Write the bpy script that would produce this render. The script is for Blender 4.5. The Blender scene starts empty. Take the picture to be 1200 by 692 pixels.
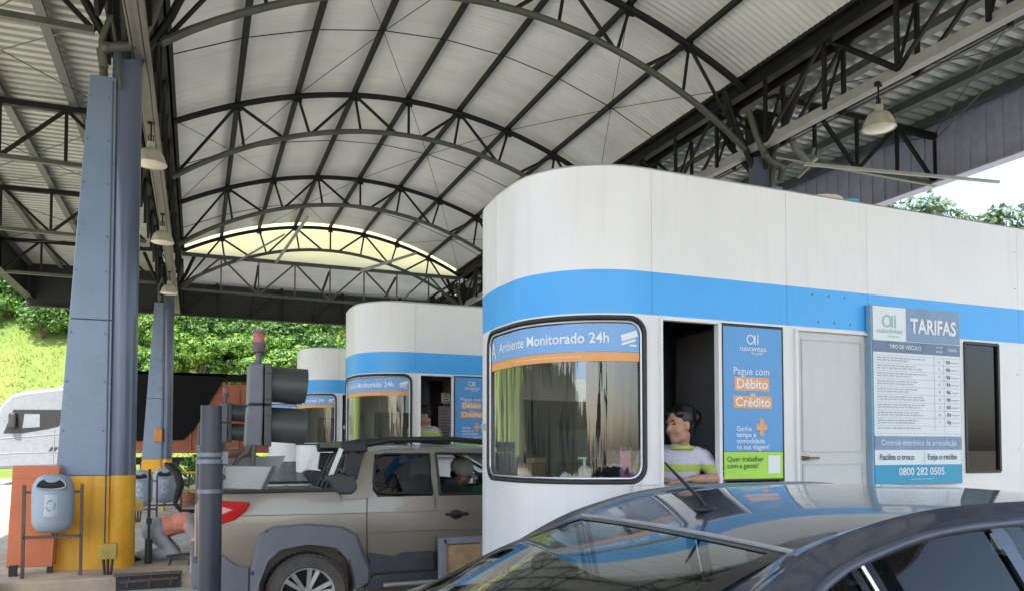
import bpy, bmesh, math, random
from mathutils import Vector, Matrix, Euler, noise
random.seed(7)
R = math.radians
sc = bpy.context.scene
COL = sc.collection

# ------------------------------------------------------------------ camera
cam = bpy.data.cameras.new('camera'); cam_ob = bpy.data.objects.new('camera', cam); COL.objects.link(cam_ob)
cam_ob.location = (0, 0, 1.6)
cam_ob.rotation_euler = (R(92.0), 0, R(-22.35))
cam.sensor_width = 36; cam.lens = 27.0
cam.shift_y = 0.1230
cam.clip_start = .05; cam.clip_end = 2000
sc.camera = cam_ob

# ------------------------------------------------------------------ light
SUN_EL, SUN_AZ = 56, 212          # azimuth measured from +Y towards +X
w = bpy.data.worlds.new('World'); sc.world = w; w.use_nodes = True
nt = w.node_tree; bg = nt.nodes['Background']
sky = nt.nodes.new('ShaderNodeTexSky'); sky.sky_type = 'NISHITA'; sky.sun_disc = False
sky.sun_elevation = R(SUN_EL); sky.sun_rotation = R(SUN_AZ)
sky.air_density = 1.0; sky.dust_density = 2.5; sky.ozone_density = 1.0
nt.links.new(sky.outputs[0], bg.inputs[0]); bg.inputs[1].default_value = .15
sl = bpy.data.lights.new('sun', 'SUN'); sl.energy = 2.8; sl.angle = R(.5); sl.color = (1, .95, .86)
so = bpy.data.objects.new('sun', sl); COL.objects.link(so)
so.rotation_euler = Euler((R(90 - SUN_EL), 0, R(180 - SUN_AZ)), 'XYZ')
sc.view_settings.view_transform = 'Standard'; sc.view_settings.look = 'None'
sc.view_settings.exposure = 2.05; sc.view_settings.gamma = 1
sc.render.engine = 'CYCLES'
sc.cycles.use_denoising = True
sc.cycles.max_bounces = 9; sc.cycles.diffuse_bounces = 5; sc.cycles.glossy_bounces = 4
sc.cycles.transmission_bounces = 6; sc.cycles.transparent_max_bounces = 12
sc.cycles.caustics_reflective = False; sc.cycles.caustics_refractive = False

# ------------------------------------------------------------------ materials
MATS = {}
def mat(name, col, rough=.6, metal=0, var=.12, vscale=6, bump=0, bscale=40, coat=0, spec=.5, var2=None, streak=0, dirt=None, emis=None, smap=(9, 9, .5)):
    """procedural Principled material: noise-varied colour and roughness, optional vertical streaks and bump"""
    if name in MATS: return MATS[name]
    m = bpy.data.materials.new(name); m.use_nodes = True
    n = m.node_tree.nodes; l = m.node_tree.links; p = n['Principled BSDF']
    tc = n.new('ShaderNodeTexCoord')
    nz = n.new('ShaderNodeTexNoise'); nz.inputs['Scale'].default_value = vscale; nz.inputs['Detail'].default_value = 6
    nz.inputs['Roughness'].default_value = .6
    l.new(tc.outputs['Object'], nz.inputs['Vector'])
    c1 = [max(0, c * (1 - var)) for c in col]; c2 = [min(1, c * (1 + var)) for c in col]
    if var2: c2 = var2
    rp = n.new('ShaderNodeValToRGB'); rp.color_ramp.elements[0].position = .32; rp.color_ramp.elements[1].position = .68
    rp.color_ramp.elements[0].color = (*c1, 1); rp.color_ramp.elements[1].color = (*c2, 1)
    l.new(nz.outputs['Fac'], rp.inputs[0]); out = rp.outputs[0]
    if streak:
        mp = n.new('ShaderNodeMapping'); mp.inputs['Scale'].default_value = smap
        l.new(tc.outputs['Object'], mp.inputs['Vector'])
        n2 = n.new('ShaderNodeTexNoise'); n2.inputs['Scale'].default_value = 1.6; n2.inputs['Detail'].default_value = 5
        l.new(mp.outputs[0], n2.inputs['Vector'])
        r2 = n.new('ShaderNodeValToRGB'); r2.color_ramp.elements[0].position = .55; r2.color_ramp.elements[1].position = .8
        l.new(n2.outputs['Fac'], r2.inputs[0])
        mx = n.new('ShaderNodeMix'); mx.data_type = 'RGBA'; mx.blend_type = 'MIX'
        ml = n.new('ShaderNodeMath'); ml.operation = 'MULTIPLY'; ml.inputs[1].default_value = streak
        l.new(r2.outputs[0], ml.inputs[0]); l.new(ml.outputs[0], mx.inputs[0])
        l.new(out, mx.inputs[6]); d = dirt or [c * .45 for c in col]; mx.inputs[7].default_value = (*d, 1)
        out = mx.outputs[2]
    l.new(out, p.inputs['Base Color'])
    mr = n.new('ShaderNodeMapRange'); mr.inputs[3].default_value = max(.02, rough - .08); mr.inputs[4].default_value = min(1, rough + .1)
    l.new(nz.outputs['Fac'], mr.inputs[0]); l.new(mr.outputs[0], p.inputs['Roughness'])
    p.inputs['Metallic'].default_value = metal; p.inputs['Specular IOR Level'].default_value = spec
    if coat: p.inputs['Coat Weight'].default_value = coat; p.inputs['Coat Roughness'].default_value = .04
    if bump:
        nb = n.new('ShaderNodeTexNoise'); nb.inputs['Scale'].default_value = bscale; nb.inputs['Detail'].default_value = 5
        l.new(tc.outputs['Object'], nb.inputs['Vector'])
        b = n.new('ShaderNodeBump'); b.inputs['Strength'].default_value = bump; b.inputs['Distance'].default_value = .02
        l.new(nb.outputs['Fac'], b.inputs['Height']); l.new(b.outputs[0], p.inputs['Normal'])
    if emis: p.inputs['Emission Color'].default_value = (*emis[:3], 1); p.inputs['Emission Strength'].default_value = emis[3]
    MATS[name] = m; return m

def glass(name, tint=(.8, .86, .84), refl=1.0, ior=1.5, wav=0, rough=.015):
    if name in MATS: return MATS[name]
    m = bpy.data.materials.new(name); m.use_nodes = True
    n = m.node_tree.nodes; l = m.node_tree.links; n.remove(n['Principled BSDF'])
    o = n['Material Output']; t = n.new('ShaderNodeBsdfTransparent'); t.inputs[0].default_value = (*tint, 1)
    g = n.new('ShaderNodeBsdfGlossy'); g.inputs['Roughness'].default_value = rough; g.inputs[0].default_value = (1, 1, 1, 1)
    if wav:                       # bent film: the reflection breaks into upright streaks
        tc = n.new('ShaderNodeTexCoord'); mp = n.new('ShaderNodeMapping'); mp.inputs['Scale'].default_value = (7, 7, .35)
        nz = n.new('ShaderNodeTexNoise'); nz.inputs['Scale'].default_value = 1.6; nz.inputs['Detail'].default_value = 3; bp = n.new('ShaderNodeBump'); bp.inputs['Strength'].default_value = wav; bp.inputs['Distance'].default_value = .03
        l.new(tc.outputs['Object'], mp.inputs['Vector']); l.new(mp.outputs[0], nz.inputs['Vector']); l.new(nz.outputs['Fac'], bp.inputs['Height']); l.new(bp.outputs[0], g.inputs['Normal'])
    f = n.new('ShaderNodeFresnel')
    ge = n.new('ShaderNodeNewGeometry'); mr = n.new('ShaderNodeMapRange'); mr.inputs[3].default_value = ior; mr.inputs[4].default_value = 1 / ior   # same reflection from both sides
    l.new(ge.outputs['Backfacing'], mr.inputs[0]); l.new(mr.outputs[0], f.inputs[0])
    ml = n.new('ShaderNodeMath'); ml.operation = 'MULTIPLY'; ml.inputs[1].default_value = refl; ml.use_clamp = True
    mx = n.new('ShaderNodeMixShader'); l.new(f.outputs[0], ml.inputs[0]); l.new(ml.outputs[0], mx.inputs[0])
    l.new(t.outputs[0], mx.inputs[1]); l.new(g.outputs[0], mx.inputs[2]); l.new(mx.outputs[0], o.inputs[0])
    MATS[name] = m; return m

def leafmat(name, c1, c2, c3):
    if name in MATS: return MATS[name]
    m = bpy.data.materials.new(name); m.use_nodes = True
    n = m.node_tree.nodes; l = m.node_tree.links; p = n['Principled BSDF']; o = n['Material Output']
    g = n.new('ShaderNodeNewGeometry'); rp = n.new('ShaderNodeValToRGB')
    rp.color_ramp.elements[0].color = (*c1, 1); rp.color_ramp.elements[1].color = (*c3, 1)
    e = rp.color_ramp.elements.new(.5); e.color = (*c2, 1)
    tc = n.new('ShaderNodeTexCoord'); nz = n.new('ShaderNodeTexNoise'); nz.inputs['Scale'].default_value = .9
    l.new(tc.outputs['Object'], nz.inputs['Vector'])
    ad = n.new('ShaderNodeMath'); ad.operation = 'MULTIPLY_ADD'; ad.inputs[1].default_value = .55
    l.new(g.outputs['Random Per Island'], ad.inputs[0])
    m2 = n.new('ShaderNodeMath'); m2.operation = 'MULTIPLY'; m2.inputs[1].default_value = .5
    l.new(nz.outputs['Fac'], m2.inputs[0]); l.new(m2.outputs[0], ad.inputs[2]); l.new(ad.outputs[0], rp.inputs[0])
    l.new(rp.outputs[0], p.inputs['Base Color']); p.inputs['Roughness'].default_value = .55
    tr = n.new('ShaderNodeBsdfTranslucent'); l.new(rp.outputs[0], tr.inputs[0])
    mx = n.new('ShaderNodeMixShader'); mx.inputs[0].default_value = .3
    l.new(p.outputs[0], mx.inputs[1]); l.new(tr.outputs[0], mx.inputs[2]); l.new(mx.outputs[0], o.inputs[0])
    MATS[name] = m; return m

WHITE = mat('white panel paint', (.80, .79, .77), .38, var=.05, vscale=1.3, streak=.26, dirt=(.55, .53, .47), bump=.08, bscale=2.2)
BLUE = mat('sky blue band', (.07, .41, .88), .35, var=.05, vscale=1.5)
PLINTH = mat('grey plinth', (.16, .16, .16), .8, var=.2, vscale=3)
RUBBER = mat('dark rubber', (.022, .023, .025), .5)
ALU = mat('grey aluminium', (.55, .56, .57), .35, metal=.6, var=.06)
INNER = mat('booth lining', (.10, .10, .11), .7)
STEEL = mat('dark truss paint', (.010, .012, .011), .6, var=.3, vscale=4, spec=.3)
STEELG = mat('pale grey truss paint', (.34, .36, .35), .5, var=.15, vscale=3)
PIPEG = mat('weathered grey green tube', (.075, .088, .068), .5, var=.25, vscale=3)
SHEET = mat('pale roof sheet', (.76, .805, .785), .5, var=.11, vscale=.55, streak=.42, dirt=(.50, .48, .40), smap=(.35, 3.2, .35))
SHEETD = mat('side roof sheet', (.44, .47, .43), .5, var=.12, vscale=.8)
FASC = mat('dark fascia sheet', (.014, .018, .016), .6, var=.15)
FASCL = mat('flare tinted fascia', (.42, .44, .58), .6, var=.1)  # violet lift of the lens flare is mixed into this colour
CONC = mat('pale concrete', (.40, .365, .31), .85, var=.22, vscale=.9, bump=.15, bscale=30)
CONCI = mat('island concrete', (.40, .33, .24), .9, var=.25, vscale=2.2, bump=.25, bscale=25)
COLB = mat('blue grey column paint', (.155, .22, .315), .28, var=.10, vscale=2.0, streak=.14, dirt=(.20, .24, .33))
COLR = mat('glossy blue grey column paint', (.095, .12, .18), .20, var=.08, vscale=1.2, streak=.06, dirt=(.14, .16, .2))
YEL = mat('yellow column paint', (.74, .37, .015), .45, var=.16, vscale=3.0, streak=.55, dirt=(.36, .19, .04), bump=.1)
ORNG = mat('orange board paint', (.52, .145, .055), .55, var=.12, vscale=2, streak=.3, dirt=(.4, .13, .06))
BLACK = mat('black plastic', (.018, .019, .021), .5, var=.2)
SIGP = mat('slate grey signal plastic', (.12, .125, .15), .42, var=.12)
DKSIG = mat('dark visor plastic', (.045, .05, .05), .45, var=.15)
POLEM = mat('dark blue grey post', (.030, .037, .052), .38, var=.15, vscale=4, streak=.2)
RUST = mat('brown painted angle iron', (.09, .065, .05), .6, var=.25)
BIN = mat('blue grey bin plastic', (.27, .33, .38), .42, var=.07, vscale=3)
OCHRE = mat('ochre enamel', (.38, .27, .06), .5, var=.2)
LAMPE = mat('lamp enamel', (.45, .44, .38), .4, var=.15)
LAMPI = mat('lamp glass', (.75, .72, .6), .3)
RED = mat('red lens', (.45, .04, .03), .25)
TYRE = mat('dusty tyre', (.095, .084, .074), .85, var=.3, vscale=6)
RIM = mat('silver alloy', (.62, .62, .62), .3, metal=.7, var=.06)
CHAMP = mat('grey beige metallic paint', (.275, .238, .186), .36, metal=.45, var=.04, vscale=1.4, coat=.5)
CLAD = mat('grey cladding plastic', (.14, .145, .165), .55, var=.1)
CLADD = mat('charcoal cladding plastic', (.05, .052, .058), .55, var=.15)
CARP = mat('dark slate metallic paint', (.055, .064, .090), .30, metal=.35, var=.05, vscale=2, coat=1.0)
CHROME = mat('bright trim', (.75, .75, .75), .15, metal=1, var=.03)
TRIM = mat('black gloss trim', (.012, .012, .013), .2)
SEAT = mat('dark seat cloth', (.035, .037, .04), .85)
TGLASS = glass('tinted car glass', (.24, .29, .28), .75)
DGLASS = glass('dark car glass', (.045, .05, .05), 1.1)
CGLASS = glass('clear car glass', (.80, .86, .84), 1.0)
BGLASS = glass('booth glass', (.62, .66, .64), 2.2, wav=.30)
TXTW = mat('white lettering', (.82, .83, .84), .5, var=.02)
PBLUE = mat('poster blue', (.11, .34, .68), .4, var=.04)
PLIME = mat('poster lime', (.42, .74, .06), .4, var=.04)
PORNG = mat('poster orange', (.82, .38, .14), .4, var=.04)
SKIN = mat('tan skin', (.50, .28, .19), .5, var=.1, vscale=20, spec=.3)
HAIR = mat('black hair', (.012, .010, .010), .4, var=.3, vscale=60)

# ------------------------------------------------------------------ mesh helpers
class MB:
    def __init__(s): s.bm = bmesh.new(); s.mi = 0
    def _t(s, fs):
        for f in fs: f.material_index = s.mi
    def faces(s, vs, fs):
        v = [s.bm.verts.new(p) for p in vs]; out = []
        for f in fs:
            try: out.append(s.bm.faces.new([v[i] for i in f]))
            except ValueError: pass
        s._t(out); return v, out
    def box(s, c, d, rot=None, bev=0):
        c = Vector(c); h = Vector(d) / 2
        vs = [Vector((x * h.x, y * h.y, z * h.z)) for x in (-1, 1) for y in (-1, 1) for z in (-1, 1)]
        if rot:
            m = Euler(rot, 'XYZ').to_matrix(); vs = [m @ v for v in vs]
        v, f = s.faces([c + q for q in vs], [(0, 1, 3, 2), (4, 6, 7, 5), (0, 4, 5, 1), (2, 3, 7, 6), (0, 2, 6, 4), (1, 5, 7, 3)])
        if bev:
            es = {e for q in f for e in q.edges}
            r = bmesh.ops.bevel(s.bm, geom=list(es), offset=bev, segments=2, affect='EDGES', profile=.6)
            s._t(r['faces'])
    def tube(s, pts, r, seg=8, cap=True):
        pts = [Vector(p) for p in pts]; n = len(pts)
        rs = r if isinstance(r, (list, tuple)) else [r] * n
        rings = []; prev = None
        for i, p in enumerate(pts):
            t = (pts[min(i + 1, n - 1)] - pts[max(i - 1, 0)]).normalized()
            if prev is None:
                a = t.orthogonal().normalized()
                if seg == 4: 
                    up = Vector((0, 0, 1)) if abs(t.z) < .95 else Vector((1, 0, 0))
                    sd = t.cross(up).normalized(); uu = sd.cross(t).normalized(); a = (sd + uu).normalized()
            else: a = (prev - t * prev.dot(t)).normalized()
            prev = a; b = t.cross(a)
            rings.append([s.bm.verts.new(p + (a * math.cos(2 * math.pi * k / seg) + b * math.sin(2 * math.pi * k / seg)) * rs[i]) for k in range(seg)])
        fs = []
        for i in range(n - 1):
            for k in range(seg):
                fs.append(s.bm.faces.new([rings[i][k], rings[i][(k + 1) % seg], rings[i + 1][(k + 1) % seg], rings[i + 1][k]]))
        if cap: fs.append(s.bm.faces.new(rings[0][::-1])); fs.append(s.bm.faces.new(rings[-1]))
        s._t(fs)
    def bar(s, a, b, wd): s.tube([a, b], wd * .7071, 4)
    def loop(s, pts, r, seg=8):
        pts = [Vector(p) for p in pts]; n = len(pts); rings = []; prev = None
        for i, p in enumerate(pts):
            t = (pts[(i + 1) % n] - pts[i - 1]).normalized()
            a = t.orthogonal().normalized() if prev is None else (prev - t * prev.dot(t)).normalized()
            prev = a; b = t.cross(a)
            rings.append([s.bm.verts.new(p + (a * math.cos(2 * math.pi * k / seg) + b * math.sin(2 * math.pi * k / seg)) * r) for k in range(seg)])
        fs = []
        for i in range(n):
            for k in range(seg):
                fs.append(s.bm.faces.new([rings[i][k], rings[i][(k + 1) % seg], rings[(i + 1) % n][(k + 1) % seg], rings[(i + 1) % n][k]]))
        s._t(fs)
    def lathe(s, prof, c=(0, 0, 0), axis=(0, 0, 1), seg=24, sx=1, sy=1):
        c = Vector(c); ax = Vector(axis).normalized(); q = Vector((0, 0, 1)).rotation_difference(ax)
        rings = []
        for r, z in prof:
            if r < 1e-5: rings.append([s.bm.verts.new(c + q @ Vector((0, 0, z)))])
            else: rings.append([s.bm.verts.new(c + q @ Vector((r * sx * math.cos(2 * math.pi * k / seg), r * sy * math.sin(2 * math.pi * k / seg), z))) for k in range(seg)])
        fs = []
        for a, b in zip(rings, rings[1:]):
            for k in range(seg):
                k2 = (k + 1) % seg
                v = [a[k % len(a)], a[k2 % len(a)], b[k2 % len(b)], b[k % len(b)]]
                u = []
                for x in v:
                    if x not in u: u.append(x)
                if len(u) > 2:
                    try: fs.append(s.bm.faces.new(u))
                    except ValueError: pass
        s._t(fs)
    def ell(s, c, r, rot=None, seg=16, rings=10):
        c = Vector(c); m = rot if rot is not None else Matrix.Identity(3)
        prof = []
        vs = []; fs = []
        for i in range(rings + 1):
            a = math.pi * i / rings
            for k in range(seg):
                b = 2 * math.pi * k / seg
                vs.append(c + m @ Vector((r[0] * math.sin(a) * math.cos(b), r[1] * math.sin(a) * math.sin(b), r[2] * math.cos(a))))
        for i in range(rings):
            for k in range(seg):
                k2 = (k + 1) % seg
                fs.append((i * seg + k, (i + 1) * seg + k, (i + 1) * seg + k2, i * seg + k2))
        s.faces(vs, fs)
    def caps(s, a, b, ra, rb, seg=12):
        s.ell(a, (ra,) * 3, seg=seg, rings=8); s.ell(b, (rb,) * 3, seg=seg, rings=8); s.tube([a, b], [ra, rb], seg)
    def prism(s, poly, d, thick):
        """poly: list of 3D points (planar); extruded by vector d*thick"""
        d = Vector(d) * thick; n = len(poly)
        vs = [Vector(p) for p in poly] + [Vector(p) + d for p in poly]
        s.faces(vs, [tuple(range(n))[::-1], tuple(range(n, 2 * n))] + [(i, (i + 1) % n, n + (i + 1) % n, n + i) for i in range(n)])
    def grid(s, fn, nu, nv, thick=None):
        """fn(u,v)->point, u,v in 0..1; thick: fn2 for back side"""
        vs = [fn(i / nu, j / nv) for j in range(nv + 1) for i in range(nu + 1)]
        W = nu + 1
        fs = [(j * W + i, j * W + i + 1, (j + 1) * W + i + 1, (j + 1) * W + i) for j in range(nv) for i in range(nu)]
        if thick:
            o = len(vs); vs += [thick(i / nu, j / nv) for j in range(nv + 1) for i in range(nu + 1)]
            fs += [tuple(o + q for q in f[::-1]) for f in fs]
            for i in range(nu):
                fs.append((i + 1, i, o + i, o + i + 1)); a = nv * W + i; fs.append((a, a + 1, o + a + 1, o + a))
            for j in range(nv):
                a = j * W; b = (j + 1) * W; fs.append((a, b, o + b, o + a)); a += nu; b += nu; fs.append((b, a, o + a, o + b))
        s.faces(vs, fs)
    def build(s, name, mats, parent=None, smooth=None, bev=0, recalc=True, doubles=False):
        me = bpy.data.meshes.new(name)
        if doubles: bmesh.ops.remove_doubles(s.bm, verts=s.bm.verts, dist=1e-5)
        if recalc: bmesh.ops.recalc_face_normals(s.bm, faces=s.bm.faces)
        s.bm.to_mesh(me); s.bm.free()
        for m in (mats if isinstance(mats, (list, tuple)) else [mats]): me.materials.append(m)
        if smooth is not None:
            for p in me.polygons: p.use_smooth = True
            me.set_sharp_from_angle(angle=R(smooth))
        o = bpy.data.objects.new(name, me); COL.objects.link(o)
        if parent:
            o.parent = parent
            q = Vector((0, 0, 0)); pp = parent
            while pp: q += pp.location; pp = pp.parent
            me.transform(Matrix.Translation(-q))       # geometry is written in scene coordinates
        if bev:
            md = o.modifiers.new('bevel', 'BEVEL'); md.width = bev; md.segments = 2; md.limit_method = 'ANGLE'
        return o

def thing(name, label, cat, loc=(0, 0, 0), group=None):
    o = bpy.data.objects.new(name, None); COL.objects.link(o); o.location = loc
    o['label'] = label; o['category'] = cat
    if group: o['group'] = group
    return o
def tag(o, label, cat, group=None):
    o['label'] = label; o['category'] = cat
    if group: o['group'] = group
    return o
def struct(o): o['kind'] = 'structure'; return o
def copy_tree(o, parent=None):
    c = o.copy(); COL.objects.link(c)
    if parent: c.parent = parent
    for ch in [x for x in o.children]: copy_tree(ch, c)
    return c
def dup(o, loc, label=None, rz=None, sc_=None):
    c = copy_tree(o); c.location = loc
    if label: c['label'] = label
    if rz is not None: c.rotation_euler = (0, 0, rz)
    if sc_ is not None: c.scale = sc_ if isinstance(sc_, (tuple, list)) else (sc_,) * 3
    return c
FONT_OFF = .0
def text_mesh(body, size, bold=0.0, align='CENTER', ext=0.0):
    cu = bpy.data.curves.new('t', 'FONT'); cu.body = body; cu.size = size; cu.align_x = align; cu.align_y = 'CENTER'
    cu.offset = bold * size; cu.resolution_u = 3; cu.extrude = ext
    o = bpy.data.objects.new('t', cu); COL.objects.link(o)
    dg = bpy.context.evaluated_depsgraph_get(); me = bpy.data.meshes.new_from_object(o.evaluated_get(dg))
    bpy.data.objects.remove(o); bpy.data.curves.remove(cu)
    return me
def add_text(mb, fn, body, x, y, size, bold=.0, align='CENTER', sx=1.0, dense=False):
    """places lettering: fn(x,y) maps sheet coordinates to scene coordinates"""
    me = text_mesh(body, size, bold, align)
    vs = [v.co.copy() for v in me.vertices]
    mb.faces([fn(x + v.x * sx, y + v.y) for v in vs], [tuple(p.vertices) for p in me.polygons])
    bpy.data.meshes.remove(me)
def remeshed(mb, name, m, parent, voxel, smooth_it=3):
    o = mb.build(name, m, parent)
    md = o.modifiers.new('r', 'REMESH'); md.mode = 'VOXEL'; md.voxel_size = voxel; md.use_smooth_shade = True
    if smooth_it:
        ms = o.modifiers.new('s', 'SMOOTH'); ms.iterations = smooth_it; ms.factor = .5
    dg = bpy.context.evaluated_depsgraph_get(); me = bpy.data.meshes.new_from_object(o.evaluated_get(dg))
    o.modifiers.clear(); old = o.data; o.data = me; bpy.data.meshes.remove(old)
    for p in me.polygons: p.use_smooth = True
    return o
def gz(y): return .012 * min(max(y, -20), 36)

# ================================================================== SETTING
# ground sheet to the horizon, following the cross fall of the plaza
mb = MB()
ys = [-400, -60, -20, -12, -6, 0, 6, 12, 18, 24, 30, 36, 60, 120, 700]
xs = [-700, -120, -40, -20, -10, 0, 10, 20, 40, 120, 700]
V = [(x, y, gz(y) - .006) for y in ys for x in xs]; n_ = len(xs)
mb.faces(V, [(j * n_ + i, j * n_ + i + 1, (j + 1) * n_ + i + 1, (j + 1) * n_ + i) for j in range(len(ys) - 1) for i in range(n_ - 1)])
struct(mb.build('ground', mat('dry dirt', (.30, .25, .16), .95, var=.3, vscale=.3, bump=.3, bscale=8)))
mb = MB()
ys = [-20, -12, -6, 0, 6, 12, 18, 24, 30, 35]; xs = [-60, -30, -10, 0, 10, 30, 60]; n_ = len(xs)
V = [(x, y, gz(y)) for y in ys for x in xs]
mb.faces(V, [(j * n_ + i, j * n_ + i + 1, (j + 1) * n_ + i + 1, (j + 1) * n_ + i) for j in range(len(ys) - 1) for i in range(n_ - 1)])
struct(mb.build('road', CONC))
# lane edge lines
mb = MB()
for y in (9.0, 6.15, 3.2, 14.9, 12.0, 17.9):
    a = gz(y) + .005
    mb.faces([(-30, y - .05, a), (-3.2, y - .05, a), (-3.2, y + .05, a), (-30, y + .05, a)], [(0, 1, 2, 3)])
struct(mb.build('lane_markings', mat('worn road paint', (.62, .62, .58), .7, var=.25, vscale=5)))

# ---- islands: raised slabs with a rounded nose and a kerb band
BOOTHS = [(0, 4.2, 0.0), (0, 9.95, .15), (.05, 16.2, .30), (0, 22.4, .44)]
def island(y0, name='traffic_island'):
    mb = MB(); ya, yb = y0 - .85, y0 + 1.85; z1 = gz(y0) + .135; c = (ya + yb) / 2; r = (yb - ya) / 2
    out = [(9.5, ya), (9.5, yb)] + [(-3.0 + r * .9 * math.cos(a), c + r * math.sin(a)) for a in [R(90 + 15 * k) for k in range(13)]]
    n = len(out)
    vs = [(x, y, gz(y) - .05) for x, y in out] + [(x, y, z1) for x, y in out]
    mb.faces(vs, [tuple(range(n, 2 * n))] + [(i, (i + 1) % n, n + (i + 1) % n, n + i) for i in range(n)])
    o = mb.build(name, CONCI, bev=.025); return struct(o)
for i, (dx, y0, dz) in enumerate(BOOTHS): island(y0)

# ---- hills
def hill_h(x, y):
    d = y - 37 - 2.0 * math.sin(x * .05)
    if d < 0: return -1
    h = 24 * (1 - math.exp(-d / 30.0)) + d * .10
    h *= 1 + .14 * math.sin(x * .045 + 1.1)
    h += 1.1 * noise.noise(Vector((x * .06, y * .06, 0))) * min(1, d / 8) + .4 * noise.noise(Vector((x * .25, y * .25, 3))) * min(1, d / 4)
    return h
mb = MB()
NX, NY = 110, 60
V = []
for j in range(NY + 1):
    for i in range(NX + 1):
        x = -70 + 200 * i / NX; y = 36 + 90 * (j / NY) ** 1.4
        V.append((x, y, gz(y) - .05 + hill_h(x, y) if hill_h(x, y) > -1 else gz(y) - .4))
mb.faces(V, [(j * (NX + 1) + i, j * (NX + 1) + i + 1, (j + 1) * (NX + 1) + i + 1, (j + 1) * (NX + 1) + i) for j in range(NY) for i in range(NX)])
GRASS = mat('hill grass', (.075, .155, .012), .9, var=.25, vscale=.16, var2=(.165, .19, .04), bump=.6, bscale=6)
struct(mb.build('hill', GRASS, smooth=60))
# low green bank on the open side of the plaza (seen in glass reflections)
mb = MB(); V = []
for j in range(13):
    for i in range(31):
        y = -60 + 110 * i / 30; x = -34 - 30 * j / 12
        V.append((x, y, gz(y) - .3 + 10 * (1 - math.exp(-j / 4)) + (1.2 * noise.noise(Vector((x * .1, y * .1, 5))) if j else 0)))
mb.faces(V, [(j * 31 + i, j * 31 + i + 1, (j + 1) * 31 + i + 1, (j + 1) * 31 + i) for j in range(12) for i in range(30)])
struct(mb.build('roadside_bank', mat('dark green bank', (.035, .055, .018), .95, var=.4, vscale=.25, var2=(.10, .10, .045)), smooth=60))

# ================================================================== CANOPY
ZB, ZT = 6.42, 7.42
XL, XR = -.45, 8.15
XM = (XL + XR) / 2
AY = [-9.7, -4.8, .1, 5.0, 9.9, 14.8, 19.7, 24.5]
def top_z(x): t = (x - XM) / (XR - XM); return ZT + 1.12 * (1 - t * t)
def bot_z(x): t = (x - XM) / (XR - XM); return ZB + 1.42 * (1 - t * t) ** .95 if abs(t) < 1 else ZB
canopy = thing('toll_canopy', 'large arched steel canopy with dark trusses and pale corrugated sheets over the toll lanes', 'canopy', (0, 0, 0))
# centre vault sheet, corrugated along the curve
Y0, Y1 = -11.0, 24.62
def sheet(name, m, fx, y0, y1, pitch, amp, nx, trap=False):
    mb = MB(); per = 4 if trap else 6; n = int((y1 - y0) / pitch) * per
    ph = [0, 0, 1, 1] if trap else [.5 + .5 * math.sin(2 * math.pi * k / 6) for k in range(6)]
    off = [0, .5, .56, .94] if trap else [k / 6 for k in range(6)]
    vs = []
    for k in range(n + 1):
        y = y0 + (k // per + off[k % per]) * pitch
        for i in range(nx + 1):
            x, z = fx(i / nx); vs.append((x, y, z + amp * ph[k % per]))
    W = nx + 1
    mb.faces(vs, [(k * W + i, k * W + i + 1, (k + 1) * W + i + 1, (k + 1) * W + i) for k in range(n) for i in range(nx)])
    return mb.build(name, m, canopy, smooth=25 if trap else 60)
sheet('vault_sheet', SHEET, lambda u: (XL - .1 + (XR - XL + .2) * u, top_z(XL - .1 + (XR - XL + .2) * u) + .15), Y0, Y1, .11, .03, 36)
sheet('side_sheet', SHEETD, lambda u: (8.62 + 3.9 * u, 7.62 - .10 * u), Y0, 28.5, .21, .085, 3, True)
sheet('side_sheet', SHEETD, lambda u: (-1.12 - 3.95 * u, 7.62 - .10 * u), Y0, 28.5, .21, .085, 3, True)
sheet('end_sheet', SHEET, lambda u: (XL - .6 + (XR - XL + 1.1) * u, 7.36), 24.7, 28.45, .11, .02, 6)
# purlins and bracing of the vault
NP = 8
PX = [XL + (XR - XL) * k / NP for k in range(NP + 1)]
for k in range(NP + 1):
    x = PX[k]; z = top_z(x) + .085; s = (x - XM) * -.065
    mb = MB(); mb.box((x, (Y0 + Y1) / 2, z), (.055, Y1 - Y0, .12), rot=(0, math.atan2(2 * 1.12 * (x - XM), (XR - XM) ** 2), 0))
    mb.build('purlin', STEEL, canopy)
mb = MB()
for a, b in zip(AY, AY[1:]):
    ym = (a + b) / 2
    P_ = [(x, ym, top_z(x) + .03) for x in PX]
    for p, q in zip(P_, P_[1:]): mb.tube([p, q], .009, 5)
    for k in range(0 if AY.index(a) % 2 else 2, NP - 1, 4):
        p = Vector((PX[k], a, top_z(PX[k]) + .03)); q = Vector((PX[k + 2], b, top_z(PX[k + 2]) + .03))
        m_ = Vector((PX[k + 1], ym, top_z(PX[k + 1]) + .03))
        mb.tube([p, m_, q], .006, 4)
        p = Vector((PX[k + 2], a, top_z(PX[k + 2]) + .03)); q = Vector((PX[k], b, top_z(PX[k]) + .03)); mb.tube([p, m_ - Vector((0, 0, .02)), q], .006, 4)
mb.build('sag_rods', STEEL, canopy)
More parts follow.
